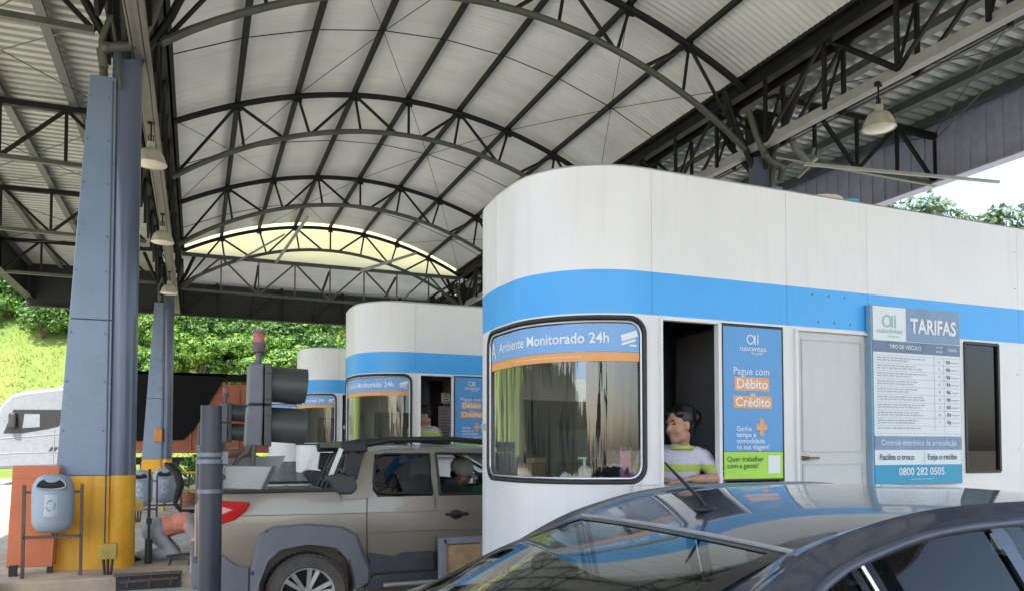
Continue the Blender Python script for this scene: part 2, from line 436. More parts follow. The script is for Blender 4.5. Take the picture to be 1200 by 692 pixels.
# arch trusses
def arch(y, kind=0):
    t = MB(); N = 28
    t.tube([(XL + (XR - XL) * k / N, y, top_z(XL + (XR - XL) * k / N)) for k in range(N + 1)], .055, 8)
    # short cleats that carry the purlins
    for x in PX[1:-1]: t.box((x, y, top_z(x) + .05), (.1, .09, .08))
    top = t.build('arch_truss', STEEL, canopy, smooth=40)
    b = MB(); b.tube([(XL + (XR - XL) * k / N, y, bot_z(XL + (XR - XL) * k / N)) for k in range(N + 1)], .05, 8)
    b.build('bottom_chord', PIPEG, top, smooth=40)
    wb = MB()
    for k in range(1, NP):
        x = PX[k]
        if k % 2: 
            wb.tube([(x, y, top_z(x)), (PX[k - 1] + .25 * (1 if k > 1 else .1), y, bot_z(PX[k - 1] + .25 * (1 if k > 1 else .1)))], .030, 6)
            wb.tube([(x, y, top_z(x)), (PX[k + 1] - .25 * (1 if k < NP - 1 else .1), y, bot_z(PX[k + 1] - .25 * (1 if k < NP - 1 else .1)))], .030, 6)
            xx = x + .12 * (1 if x < XM else -1); wb.tube([(x, y, top_z(x)), (xx, y, bot_z(xx))], .026, 6)
        else:
            xx = x + .22 * (1 if x < XM else -1) if k != 4 else x; wb.tube([(x, y, top_z(x)), (xx, y, bot_z(xx))], .026, 6)
    for k in range(1, NP):
        for z_, s_ in ((top_z(PX[k]) - .09, 1),): wb.box((PX[k], y, z_ + .03), (.15, .012, .10))
    wb.build('web', STEEL, top)
    return top
for y in AY: arch(y)
# long girders at both column lines: pairs of lattice planes with a pale lower chord
def girder(x, x2, inner):
    a = MB(); a.box((x, 8.8, ZT + .02), (.14, 39.2, .16)); a.box((x2, 8.8, ZT + .02), (.14, 39.2, .16))
    a.box(((x + x2) / 2, 8.8, ZT + .17), (abs(x2 - x) + .30, 39.2, .06))
    g = a.build('long_girder', STEEL, canopy)
    b = MB(); b.box((inner, 8.8, ZB - .03), (.13, 39.0, .05)); b.box((inner - .045, 8.8, ZB + .035), (.03, 39.0, .10))
    b.build('bottom_chord', STEELG, g)
    wmb = MB(); n = 0
    y = -10.1
    while y < 28:
        for xx in (x, x2):
            wmb.bar((xx, y, ZB), (xx, y, ZT), .05)
            ya, yb = (y, y + 1.22) if n % 2 == 0 else (y + 1.22, y)
            wmb.bar((xx, ya, ZB), (xx, yb, ZT), .045)
        wmb.bar((x, y, ZB), (x2, y, ZT), .03)
        y += 1.225; n += 1
    wmb.build('web', STEEL, g)
girder(8.22, 8.58, 8.3)
girder(-.55, -1.08, -.72)
# pale service channel that carries the lamps on the open side
mb = MB(); mb.box((-.66, 9.0, 6.23), (.20, 38.6, .13)); mb.build('service_channel', mat('beige channel', (.20, .19, .16), .55, var=.12), canopy)
# side trusses
def side(xa, xb, y):
    t = MB(); t.bar((xa, y, 7.38), (xb, y, 7.30), .10)
    o = t.build('side_truss', STEEL, canopy)
    b = MB(); b.bar((xa, y, ZB), (xb, y, ZB), .075); b.build('bottom_chord', PIPEG, o)
    wb = MB(); n = 4
    for k in range(n):
        x1 = xa + (xb - xa) * k / n; x2 = xa + (xb - xa) * (k + 1) / n; xm_ = (x1 + x2) / 2
        if k % 2 == 0: wb.bar((x1, y, ZB), (x2, y, 7.35), .055)
        else: wb.bar((x1, y, 7.35), (x2, y, ZB), .055)
        wb.bar((x2, y, ZB), (x2, y, 7.34), .05)
    wb.build('web', STEEL, o)
for y in AY[2:]:
    side(-1.15, -5.0, y); side(8.65, 12.45, y)
for x in (-2.0, -3.05, -4.1, -4.95):
    mb = MB(); mb.box((x, 8.8, 7.48), (.07, 39.1, .15)); mb.box((x, 8.8, 7.405), (.13, 39.1, .014)); mb.build('purlin', mat('mid grey green purlin', (.085, .10, .095), .5, var=.2), canopy)
for x in (9.4, 10.3, 11.2, 12.1):
    mb = MB(); mb.box((x, 8.8, 7.47), (.07, 39.1, .15)); mb.box((x, 11.4, 7.395), (.16, 39.1, .014)); mb.build('purlin', mat('mid grey green purlin', (.085, .10, .095), .5, var=.2), canopy)
for XA, XB in ((-1.15, -4.95), (8.65, 12.4)):
    mb = MB()
    for a, b in zip(AY[2:], AY[3:]):
        for xa, xb in ((XA, XB),):
            mb.tube([(xa, a, 7.33), (xb, b, 7.30)], .009, 5); mb.tube([(xa, b, 7.33), (xb, a, 7.30)], .009, 5)
            mb.tube([(xa, a, 6.5), (xb, b, 7.2)], .008, 5)
    mb.build('brace_rods', PIPEG, canopy)
# eaves and end fascias
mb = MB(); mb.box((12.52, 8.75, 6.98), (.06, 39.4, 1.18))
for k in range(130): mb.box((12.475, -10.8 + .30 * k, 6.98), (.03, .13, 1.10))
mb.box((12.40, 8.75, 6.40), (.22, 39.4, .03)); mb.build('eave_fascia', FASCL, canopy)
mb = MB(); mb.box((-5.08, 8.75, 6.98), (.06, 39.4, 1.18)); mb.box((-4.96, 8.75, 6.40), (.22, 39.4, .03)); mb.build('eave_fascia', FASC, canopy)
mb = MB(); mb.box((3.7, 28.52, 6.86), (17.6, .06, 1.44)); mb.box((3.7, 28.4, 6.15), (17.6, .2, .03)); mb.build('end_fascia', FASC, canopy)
# far gable: sunlit translucent sheet above a horizontal chord
m = bpy.data.materials.new('cream translucent sheet'); m.use_nodes = True
n = m.node_tree.nodes; l = m.node_tree.links; p = n['Principled BSDF']; p.inputs['Base Color'].default_value = (.85, .78, .50, 1); p.inputs['Roughness'].default_value = .6
tr = n.new('ShaderNodeBsdfTranslucent'); tr.inputs[0].default_value = (.95, .82, .42, 1); mx = n.new('ShaderNodeMixShader'); mx.inputs[0].default_value = .75
tc = n.new('ShaderNodeTexCoord'); nz = n.new('ShaderNodeTexNoise'); nz.inputs['Scale'].default_value = 1.3; l.new(tc.outputs['Object'], nz.inputs['Vector'])
rp = n.new('ShaderNodeValToRGB'); rp.color_ramp.elements[0].color = (1, .90, .62, 1); rp.color_ramp.elements[1].color = (1, .95, .78, 1); l.new(nz.outputs['Fac'], rp.inputs[0]); l.new(rp.outputs[0], tr.inputs[0])
l.new(p.outputs[0], mx.inputs[1]); l.new(tr.outputs[0], mx.inputs[2]); l.new(mx.outputs[0], n['Material Output'].inputs[0])
CREAM = m
mb = MB()
def gp(u, v):
    x = XL + (XR - XL) * u; z0 = 7.36
    return (x, 24.64, z0 + max(.0, top_z(x) + .21 - z0) * v)
mb.grid(gp, 40, 4, lambda u, v: Vector(gp(u, v)) + Vector((0, .012, 0)))
mb.build('gable_panel', CREAM, canopy)
mb = MB(); mb.bar((XL, 24.5, 7.33), (XR, 24.5, 7.33), .10); mb.bar((XL, 24.5, 6.30), (XR, 24.5, 6.22), .07)
for k in range(NP):
    if k % 2 == 0: mb.bar((PX[k], 24.5, 6.28), (PX[k + 1], 24.5, 7.33), .05)
    else: mb.bar((PX[k], 24.5, 7.33), (PX[k + 1], 24.5, 6.28), .05)
    mb.bar((PX[k + 1], 24.5, 6.28), (PX[k + 1], 24.5, 7.33), .04)
mb.build('end_truss', mat('mid truss paint', (.07, .08, .075), .5), canopy)
mb = MB()
for k in range(0, NP + 1, 2): mb.bar((PX[k], 24.7, 7.2), (PX[k], 28.4, 6.3), .06)
for k in range(1, NP, 2): mb.bar((PX[k], 28.35, 6.2), (PX[k], 28.35, 7.3), .06); mb.bar((PX[k - 1], 28.3, 6.2), (PX[k], 28.3, 7.3), .05)
mb.build('end_brace', STEEL, canopy)
mb = MB(); mb.bar((XL + 1.5, 24.4, 7.2), (XL + 2.9, 24.4, 8.2), .05); mb.bar((4.0, 20.2, 6.3), (6.6, 24.4, 8.0), .07); mb.bar((2.6, 20.3, 7.6), (2.2, 24.4, 7.3), .06)
mb.build('end_brace', STEELG, canopy)

# columns
def column(x0, y0, mirror=1):
    s = mirror; zb = gz(y0) + .10; zy = 1.30; zt = 5.85; cx = x0
    def fin(z): # outer edge of the tapered fin
        t = (z - zb) / (5.9 - zb); return cx - s * (.69 - .32 * t)
    def finmesh(z0, z1, mb):
        y1_, y2_ = y0 - .15, y0 + .15
        pts = []
        for z in (z0, z1):
            o_, i_ = fin(z), cx - s * .10
            pts += [(o_, y1_ + .02, z), (i_, y1_, z), (i_, y2_, z), (o_, y2_ - .02, z)]
        mb.faces(pts, [(0, 3, 2, 1), (4, 5, 6, 7)] + [(i, (i + 1) % 4, 4 + (i + 1) % 4, 4 + i) for i in range(4)])
    mb = MB(); mb.lathe([(0, zy), (.158, zy), (.158, 6.3), (0, 6.3)], (cx, y0, 0), seg=40)
    col = mb.build('column', COLR, canopy, smooth=40)
    mb = MB(); finmesh(zy, 3.05, mb); finmesh(3.056, zt, mb); mb.build('fin', COLB, col, bev=.008)
    mb = MB(); mb.lathe([(0, zb), (.162, zb), (.160, zy - .002), (0, zy - .002)], (cx, y0, 0), seg=40); finmesh(zb, zy - .004, mb); mb.build('yellow_base', YEL, col, smooth=40)
    mb = MB(); mb.tube([(cx - s * .135, y0 - .154, zb + .1), (cx - s * .135, y0 - .154, zt - .05)], .008, 6)
    for z in (1.8, 2.35, 2.9, 3.6, 4.0, 4.6, 5.1, 5.6): 
        mb.box((cx - s * .17, y0 - .155, z), (.014, .012, .014)); mb.box((fin(z) + s * .03, y0 - .138, z), (.014, .012, .014))
    mb.build('seam', mat('dark seam grey', (.09, .10, .12), .6), col)  # dark strip along the joint, with small fixing heads
    # head: brackets, downpipe bends and short props to the trusses
    mb = MB(); mb.box((cx, y0, 6.62), (.30, .30, .66)); mb.box((cx, y0, 6.98), (.42, .42, .06))
    for dx, dy in ((.45, 0), (-.45, 0), (0, .7), (0, -.7)):
        mb.tube([(cx + dx * .2, y0 + dy * .2, 6.1), (cx + dx, y0 + dy, 6.75), (cx + dx * 1.5, y0 + dy * 1.5, 7.3)], .05, 8)
    mb.build('bracket', STEEL, col, bev=.004)
    mb = MB()
    mb.tube([(cx - s * .22, y0 - .24, 5.9), (cx - s * .25, y0 - .26, 6.08), (cx - s * .20, y0 - .28, 6.12), (cx + s * .02, y0 - .30, 6.16), (cx + s * .13, y0 - .30, 6.24), (cx + s * .26, y0 - .26, 6.55), (cx + s * .36, y0 - .2, 6.95)], .052, 12)
    mb.tube([(cx - s * .24, y0 + .02, 5.75), (cx - s * .26, y0 - .05, 6.3), (cx - s * .18, y0 - .1, 6.55), (cx + s * .1, y0 - .12, 6.62)], .045, 10)
    mb.tube([(cx - s * .05, y0 - .22, 5.7), (cx - s * .08, y0 - .22, 6.1), (cx - s * .15, y0 - .2, 6.5)], .02, 8)
    for q in ((cx - s * .20, y0 - .28, 6.12), (cx + s * .13, y0 - .30, 6.24)): mb.ell(q, (.066, .066, .066))
    mb.build('downpipe', PIPEG, col, smooth=40)
    return col
column(-.80, 9.9); c2_ = column(-.80, 24.6); mb = MB(); mb.box((-1.02, 24.42, 2.0), (.22, .10, .40), bev=.02); mb.build('call_box', mat('orange call box', (.5, .22, .05), .5), c2_); column(8.42, 9.9, -1); column(8.42, 24.6, -1); column(-.80, -4.8); column(8.42, -4.8, -1)
# thin grey tie that runs across under the right-hand side roof
mb = MB(); mb.bar((8.7, 9.2, 6.02), (12.3, 8.6, 6.02), .045); mb.build('tie_bar', STEELG, canopy)
mb = MB(); mb.tube([(8.62, 9.7, 7.2), (8.66, 9.55, 6.75), (8.78, 9.45, 6.35), (9.0, 9.4, 6.15), (9.12, 9.4, 6.25)], .055, 10); mb.tube([(8.8, 9.45, 5.9), (9.0, 9.4, 6.1), (9.1, 9.4, 6.4)], .028, 8); mb.build('downpipe', mat('grey pipe', (.2, .22, .2), .5), canopy, smooth=40)

# service cables slung along the channel and down from the girder
mb = MB()
for q, (xx, zz) in enumerate(((-.60, 6.12), (-.73, 6.14), (8.38, 6.34))):
    mb.tube([(xx + .01 * math.sin(k * 1.7 + q), -4 + k * 1.2, zz - .05 * abs(math.sin(k * 1.3 + q))) for k in range(27)], .010, 5)
mb.build('cable', RUBBER, canopy, smooth=60)
# ---- pendant lamps
def lamp(x, y, z, label, top):
    t = thing('pendant_lamp', label, 'lamp', (x, y, z), 'bell lamps hung from the canopy')
    mb = MB(); prof = [(.0, .26), (.05, .26), (.055, .17), (.085, .165), (.135, .13), (.175, .065), (.195, .0), (.215, -.05), (.21, -.056), (.165, .06), (.06, .14), (0, .15)]
    mb.lathe(prof, (x, y, z), seg=28); mb.build('shade', LAMPE, t, smooth=50)
    mb = MB(); mb.lathe([(.0, -.085), (.10, -.078), (.17, -.058), (.205, -.04), (0, -.0)], (x, y, z), seg=24); mb.build('lens', LAMPI, t, smooth=40)
    mb = MB(); mb.tube([(x, y, z + .25), (x, y, top)], .012, 6); mb.box((x, y, top - .03), (.09, .05, .06)); mb.tube([(x - .03, y, z + .25), (x - .03, y, z + .36), (x + .03, y, z + .36), (x + .03, y, z + .25)], .008, 5); mb.build('hanger', STEEL, t)
    return t
lamp(-.64, 11.75, 5.62, 'bell lamp hung nearest above the grey and yellow column', 6.2)
lamp(-.66, 16.3, 5.65, 'middle bell lamp of the row along the beige channel', 6.2)
lamp(-.70, 21.6, 5.65, 'far bell lamp just above the distant grey column', 6.2)
lamp(8.22, 7.35, 5.83, 'bell lamp hung under the right truss above the white booth', 6.4)
# ================================================================== TOLL BOOTHS (prototype written for the nearest one)
BX, BY, WID, LEN = 2.64, 4.2, 1.70, 7.7      # corner centre x, near wall y, width, far end x
RX, RY = .67, .64
import bisect
_pts = []
def _outline():
    P_ = []
    for k in range(33):
        a = R(90) * k / 32; P_.append((BX - RX * math.sin(a), BY + RY - RY * math.cos(a)))
    P_.append((BX - RX - .012, BY + WID / 2))
    for k in range(33):
        a = R(90) * (1 - k / 32); P_.append((BX - RX * math.sin(a), BY + WID - RY + RY * math.cos(a)))
    return P_
_op = _outline(); _os = [0]
for a, b in zip(_op, _op[1:]): _os.append(_os[-1] + math.dist(a, b))
STOT = _os[-1]
def wp(s, z, off=0.0):
    """point on the booth wall: s<0 runs along the near wall, 0..STOT round the nose, beyond along the far wall; off is outwards"""
    if s <= 0: return Vector((BX - s, BY - off, z))
    if s >= STOT: return Vector((BX + (s - STOT), BY + WID + off, z))
    i = min(bisect.bisect_right(_os, s) - 1, len(_op) - 2); t = (s - _os[i]) / (_os[i + 1] - _os[i])
    a, b = _op[i], _op[i + 1]; 
    def nrm(k):
        a_ = _op[max(k - 1, 0)]; b_ = _op[min(k + 1, len(_op) - 1)]; d = Vector((b_[0] - a_[0], b_[1] - a_[1])).normalized(); return Vector((-d.y, d.x)) 
    n = (nrm(i) * (1 - t) + nrm(i + 1) * t).normalized()
    # outline runs clockwise seen from above, so the outward normal is on its left
    if n.dot(Vector((a[0] - (BX + .2), a[1] - (BY + WID / 2)))) < 0: n = -n
    return Vector((a[0] + (b[0] - a[0]) * t + n.x * off, a[1] + (b[1] - a[1]) * t + n.y * off, z))
def xs_(x): return BX - x               # s of a near wall x
def wall(mb, s0, s1, z0, z1, off=0.0, th=.05, step=.06):
    nu = max(1, int(abs(s1 - s0) / step)) if (s1 > 0 and s0 < STOT) else 1
    if s0 < 0 < s1 or (s0 < STOT < s1): nu = max(nu, int(abs(s1 - s0) / step))
    mb.grid(lambda u, v: wp(s0 + (s1 - s0) * u, z0 + (z1 - z0) * v, off), nu, 1, lambda u, v: wp(s0 + (s1 - s0) * u, z0 + (z1 - z0) * v, off - th))
def sheet_on(mb, s0, s1, z0, z1, off, nu=24):
    mb.grid(lambda u, v: wp(s0 + (s1 - s0) * u, z0 + (z1 - z0) * v, off), nu, 1)

SW1 = 1.42                              # far end of the curved window
SWR = xs_(2.645)                        # its near end
ZW0, ZW1 = 1.385, 2.435
SE = xs_(LEN); SF = STOT + (LEN - BX)
ZP, ZTOP, ZS0, ZS1 = .80, 3.39, 2.458, 2.735
OP0, OP1 = xs_(3.215), xs_(2.748)       # service opening
def make_booth(label):
    t = thing('toll_booth', label, 'toll booth', (BX, BY, 0), 'white toll booths with a blue band')
    mb = MB()
    # parapet, band backing, and wall pieces round the openings
    for s0, s1 in ((SE, xs_(6.2)), (xs_(6.2), xs_(4.555)), (xs_(4.555), xs_(3.80)), (xs_(3.80), xs_(2.70)), (xs_(2.70), STOT / 2), (STOT / 2, STOT), (STOT, SF)):
        wall(mb, s0 + .0015, s1 - .0015, ZS1, ZTOP); wall(mb, s0 + .0015, s1 - .0015, ZS0, ZS1, -.004, .045)
    wall(mb, SE, xs_(6.2) - .002, ZP, ZS0); wall(mb, xs_(6.2), xs_(5.95), ZP, ZS0); wall(mb, xs_(5.95), xs_(5.55), ZP, 1.41); wall(mb, xs_(5.55), xs_(4.555), ZP, ZS0)
    wall(mb, xs_(5.95), xs_(5.55), 2.437, ZS0)
    wall(mb, xs_(3.855), xs_(3.765), ZP, ZS0)                                 # jamb between poster and door
    wall(mb, xs_(3.765), OP1, ZP, 1.36); wall(mb, xs_(3.765), OP1, 2.443, ZS0)  # below and above the opening and poster
    wall(mb, OP1, SWR, ZP, ZS0)                                               # post beside the window
    wall(mb, SWR, SW1, ZP, ZW0); wall(mb, SWR, SW1, ZW1, ZS0)                 # under and over the curved window
    wall(mb, SW1, STOT, ZP, ZS0); wall(mb, STOT, STOT + .35, ZP, ZS0)
    wall(mb, STOT + .35, STOT + .75, ZP, 1.36); wall(mb, STOT + .75, SF, ZP, ZS0)
    wall(mb, xs_(4.555), xs_(3.855), 2.44, ZS0)
    mb.grid(lambda u, v: Vector((LEN, BY + WID * u, ZP + (ZTOP - ZP) * v)), 1, 1, lambda u, v: Vector((LEN - .05, BY + WID * u, ZP + (ZTOP - ZP) * v)))
    mb.build('wall', WHITE, t, smooth=30)
    mb = MB()
    for s0, s1 in ((SE, xs_(6.2)), (xs_(6.2), xs_(4.555)), (xs_(4.555), xs_(3.80)), (xs_(3.80), xs_(2.70)), (xs_(2.70), SF)):
        wall(mb, s0 + .0015, s1 - .0015, ZS0, ZS1, .002, .004)
    mb.build('blue_band', BLUE, t, smooth=30)
    mb = MB(); wall(mb, SE, SF, .05, ZP - .006, -.02, .06, .06); mb.build('plinth', PLINTH, t, smooth=30)
    mb = MB()                                                                 # parapet capping
    N = 70
    mb.tube([wp(SE + (SF - SE) * k / 160, ZTOP + .004, -.02) for k in range(161)], .022, 6); mb.build('capping', ALU, t, smooth=50)
    mb = MB()                                                                 # roof, ceiling, floor and lining
    def poly(z, off): return [wp(s, z, off) for s in [SE + .1] + [STOT * k / 40 for k in range(41)] + [SF - .1]]
    for z, th in ((3.15, .05), (2.60, .04), (.51, .05)): mb.prism(poly(z, -.06), (0, 0, 1), th)
    o = mb.build('floor_and_ceiling', INNER, t)
    mb = MB()
    mb.box((3.835, BY + WID / 2, 1.75), (.04, WID - .12, 1.66)); wall(mb, STOT + 1.3, STOT + 1.2 + .1, .92, 2.58, -.06, .01)
    mb.box((2.95, BY + WID - .09, 1.45), (.9, .03, 1.1)); mb.box((3.05, BY + 1.0, 1.72), (.06, .7, 1.7));  # dark panels added to shut the far opening and keep the inside black
    mb.box((3.62, BY + .55, 1.7), (.38, .5, 1.5)); mb.box((3.30, BY + WID - .16, 1.9), (.5, .06, 1.2)); mb.box((3.0, BY + 1.2, .95), (.1, .6, .1))
    mb.build('lining', INNER, t)
    # curved window: rubber frame, glass and printed banner
    def rr(s0, s1, z0, z1, r, off, n=7):
        P_ = []
        for cs, cz, a0 in ((s1 - r, z1 - r, 0), (s0 + r, z1 - r, 90), (s0 + r, z0 + r, 180), (s1 - r, z0 + r, 270)):
            for k in range(n + 1):
                a = R(a0 + 90 * k / n); P_.append((cs + r * math.cos(a), cz + r * math.sin(a)))
        Q = []
        for i, p in enumerate(P_):
            q = P_[(i + 1) % len(P_)]; d = math.dist(p, q); m_ = max(1, int(d / .05))
            for k in range(m_): Q.append(wp(p[0] + (q[0] - p[0]) * k / m_, p[1] + (q[1] - p[1]) * k / m_, off))
        return Q
    mb = MB(); mb.loop(rr(SWR + .004, SW1 - .004, ZW0 + .004, ZW1 - .004, .10, .004), .0145, 8)
    fr = mb.build('window_frame', RUBBER, t, smooth=50)
    mb = MB(); mb.loop(rr(SWR + .028, SW1 - .028, ZW0 + .028, ZW1 - .028, .085, -.002), .007, 6); mb.build('bright_bead', ALU, fr, smooth=50)
    mb = MB()                                                                 # corner fillets that round the opening
    for sc_, zc, sx, sz in ((SWR, ZW0, 1, 1), (SW1, ZW0, -1, 1), (SWR, ZW1, 1, -1), (SW1, ZW1, -1, -1)):
        r = .10; P_ = [wp(sc_, zc, .0)] + [wp(sc_ + sx * (r - r * math.sin(R(15 * k))), zc + sz * (r - r * math.cos(R(15 * k))), .0) for k in range(7)]
        mb.faces(P_, [tuple(range(len(P_)))])
    mb.build('fillet', WHITE, fr)
    mb = MB(); sheet_on(mb, SWR + .01, SW1 - .01, ZW0 + .01, ZW1 - .01, -.018, 40); mb.build('glass', BGLASS, fr, smooth=60)
    bz0, bz1, bz2 = 2.155, 2.215, 2.392
    mb = MB(); sheet_on(mb, SWR + .035, SW1 - .03, bz1, bz2, -.012, 40); b = mb.build('banner', mat('banner light blue', (.20, .41, .74), .4, var=.05), fr, smooth=60)
    mb = MB(); sheet_on(mb, SWR + .035, SW1 - .03, bz0, bz1 - .002, -.012, 40); mb.build('banner_stripe', mat('banner orange', (.80, .36, .10), .4, var=.05), fr, smooth=60)
    mb = MB(); f = lambda x, y: wp(-x, y, -.009)
    add_text(mb, f, 'Ambiente Monitorado 24h', -.72, 2.300, .096, .014, sx=.94)
    add_text(mb, f, '–––– ––– –––––––– ––– ––––– –––––––', -.68, 2.185, .032, .012, sx=1.0)
    # camera pictogram at the near end, person pictogram at the far end
    def quad(pts): mb.faces([f(x, y) for x, y in pts], [tuple(range(len(pts)))])
    quad([(-.16, 2.32), (-.05, 2.355), (-.04, 2.315), (-.15, 2.28)]); quad([(-.155, 2.27), (-.06, 2.30), (-.055, 2.285), (-.15, 2.255)]); quad([(-.10, 2.262), (-.05, 2.262), (-.05, 2.25), (-.10, 2.25)])
    quad([(-1.345, 2.36), (-1.32, 2.36), (-1.275, 2.24), (-1.295, 2.24)]); quad([(-1.345, 2.36), (-1.325, 2.36), (-1.36, 2.24), (-1.38, 2.24)]); quad([(-1.36, 2.29), (-1.30, 2.29), (-1.30, 2.275), (-1.365, 2.275)])
    mb.build('lettering', TXTW, fr)
    mb = MB()
    for s in (.35, .62, .75): wall(mb, s - .02, s + .02, 2.40, 2.425, -.012, .01)
    mb.build('clip', RUBBER, fr)
    # counter shelf under the opening and poster
    mb = MB(); mb.box((3.255, BY - .055, 1.352), (1.02, .13, .03)); mb.box((3.255, BY + .22, 1.355), (1.0, .42, .03)); mb.build('counter_shelf', ALU, t, bev=.006)
    # white frame round the opening
    mb = MB(); mb.box((2.756, BY - .004, 1.905), (.018, .05, 1.07)); mb.box((3.215, BY + .002, 1.905), (.026, .05, 1.07)); mb.box((2.985, BY - .002, 2.437), (.44, .045, .02)); mb.build('opening_frame', WHITE, t, bev=.003)
    # poster panel
    px0, px1, pz0, pz1 = 3.235, 3.757, 1.385, 2.435
    mb = MB(); mb.box(((px0 + px1) / 2, BY + .012, (pz0 + pz1) / 2), (px1 - px0, .03, pz1 - pz0)); po = mb.build('poster_panel', RUBBER, t)
    H = pz1 - pz0; W_ = px1 - px0
    P = lambda x, y, o=0.0: Vector((px0 + W_ * x, BY - .006 - o, pz1 - H * y))
    def rect(mb, x0, x1, y0, y1, o=0.0): mb.faces([P(x0, y0, o), P(x1, y0, o), P(x1, y1, o), P(x0, y1, o)], [(0, 1, 2, 3)])
    mb = MB(); rect(mb, .03, .975, .012, .812); mb.build('blue_sheet', PBLUE, po)
    mb = MB(); rect(mb, .03, .975, .815, .988); mb.build('lime_sheet', PLIME, po)
    for q in ((.20, .76, .335, .422), (.18, .80, .455, .535)): mb = MB(); rect(mb, *q, .002); mb.build('word_plate', PORNG, po)
    mb = MB(); mb.faces([P(x, y, .002) for x, y in ((.60, .60), (.665, .60), (.665, .638), (.72, .638), (.72, .672), (.665, .672), (.665, .71), (.60, .71), (.60, .672), (.545, .672), (.545, .638), (.60, .638))], [tuple(range(12))]); mb.build('plus_sign', PORNG, po)
    PM = [TXTW]
    def tx(body, x, y, size, bold=.012, align='CENTER', sx=1.0):
        me = text_mesh(body, size, bold, align); vs = [Vector((px0 + W_ * x + v.co.x * sx, BY - .0105, pz1 - H * y + v.co.y)) for v in me.vertices]
        mb = MB(); mb.faces(vs, [tuple(p.vertices) for p in me.polygons]); bpy.data.meshes.remove(me); mb.build('lettering', PM[0], po)
    def logo(mb, cx, cz, r, y):
        pts = [Vector((cx + r * math.cos(R(a)), y, cz + r * math.sin(R(a)))) for a in range(0, 361, 15)]; pin = [Vector((cx + r * .72 * math.cos(R(a)), y, cz + r * .72 * math.sin(R(a)))) for a in range(0, 361, 15)]
        n_ = len(pts); mb.faces(pts + pin, [(i, i + 1, n_ + i + 1, n_ + i) for i in range(n_ - 1)])
        for a, b, c_, d in ((cx + r * .95, cx + r * 1.28, cz - r, cz + r * .9), (cx + r * 1.65, cx + r * 1.95, cz - r, cz + r * .55), (cx + r * 1.62, cx + r * 1.98, cz + r * .72, cz + r * 1.02)):
            mb.faces([(a, y, c_), (b, y, c_), (b, y, d), (a, y, d)], [(0, 1, 2, 3)])
    mb = MB(); logo(mb, px0 + W_ * .46, pz1 - H * .09, .034, BY - .0105); mb.build('emblem', TXTW, po)
    tx('nascentes', .5, .150, .052, .01, sx=1.1); tx('das gerais', .56, .178, .026)
    tx('Pague com', .47, .298, .070, .004); tx('Débito', .48, .380, .090, .02, sx=1.05); tx('ou', .49, .444, .038, .015); tx('Crédito', .49, .497, .086, .02, sx=1.08)
    tx('Ganhe', .22, .668, .048, .012, 'LEFT'); tx('tempo e', .22, .707, .048, .012, 'LEFT'); tx('comodidade', .22, .746, .048, .012, 'LEFT'); tx('na sua viagem!', .22, .785, .048, .012, 'LEFT')
    PM[0] = mat('dark green lettering', (.03, .12, .10), .5); tx('Quer trabalhar', .07, .862, .050, .006, 'LEFT'); tx('com a gente?', .07, .905, .050, .006, 'LEFT'); PM[0] = TXTW
    tx('––––– – –––– –––––––', .07, .95, .020, .003, 'LEFT'); mb = MB(); rect(mb, .73, .93, .84, .955, .002); mb.build('pale_card', TXTW, po)
    # door
    mb = MB(); mb.box((4.205, BY + .018, 1.64), (.652, .03, 1.62)); dr = mb.build('door', mat('door paint', (.60, .61, .60), .42, var=.05, vscale=2, streak=.1), t, bev=.004)
    mb = MB()
    for x0, x1, z0, z1 in ((3.93, 4.48, 1.58, 2.37), (3.93, 4.48, .95, 1.49)):
        for a, b in (((x0, z0), (x1, z0)), ((x1, z0), (x1, z1)), ((x1, z1), (x0, z1)), ((x0, z1), (x0, z0))):
            mb.bar((a[0], BY + .003, a[1]), (b[0], BY + .003, b[1]), .012)
    mb.build('moulding', mat('door moulding', (.52, .53, .53), .4), dr)
    mb = MB(); mb.box((3.94, BY - .01, 1.535), (.04, .03, .03)); mb.tube([(3.94, BY - .02, 1.535), (3.94, BY - .05, 1.535), (4.02, BY - .055, 1.535)], .009, 8); mb.build('handle', mat('brass handle', (.25, .2, .12), .35, metal=.8), dr)
    mb = MB(); 
    for x, wd in ((3.867, .022), (4.544, .022)): mb.box((x, BY - .006, 1.62), (wd, .04, 1.64))
    mb.box((4.205, BY - .006, 2.432), (.655, .04, .014)); mb.build('door_frame', WHITE, t, bev=.003)
    # side window beyond the sign, seams with rivets
    mb = MB(); mb.box((5.75, BY + .012, 1.925), (.40, .01, 1.03)); sw = mb.build('side_window', glass('side window glass', (.12, .15, .22), .75), t)
    mb = MB()
    for a, b in (((5.56, 1.42), (5.94, 1.42)), ((5.94, 1.42), (5.94, 2.43)), ((5.94, 2.43), (5.56, 2.43)), ((5.56, 2.43), (5.56, 1.42))): mb.bar((a[0], BY + .0, a[1]), (b[0], BY + .0, b[1]), .022)
    mb.build('frame', RUBBER, sw)
    mb = MB(); mb.box((5.75, BY + .25, 1.75), (.7, .02, 1.7)); mb.build('blind', mat('window back', (.02, .025, .04), .8), sw)
    mb = MB()
    for x in (4.03, 4.18, 4.33):
        for z in (2.50, 2.69): mb.ell((x + (.05 if z < 2.6 else 0), BY - .003, z), (.007, .004, .007), seg=8, rings=5)
    for z in (1.0, 1.6, 2.2, 2.9, 3.2): mb.ell((6.17, BY, z), (.005, .003, .005), seg=8, rings=5)
    mb.build('rivets', mat('dark rivet', (.08, .09, .1), .5), t)
    # conduit pipes between door and sign
    mb = MB(); mb.tube([(4.60, BY - .012, .9), (4.60, BY - .012, 2.45)], .016, 8); mb.tube([(4.572, BY - .008, .9), (4.572, BY - .008, 2.45)], .009, 8); mb.build('conduit', mat('conduit grey', (.45, .47, .48), .45), t, smooth=50)
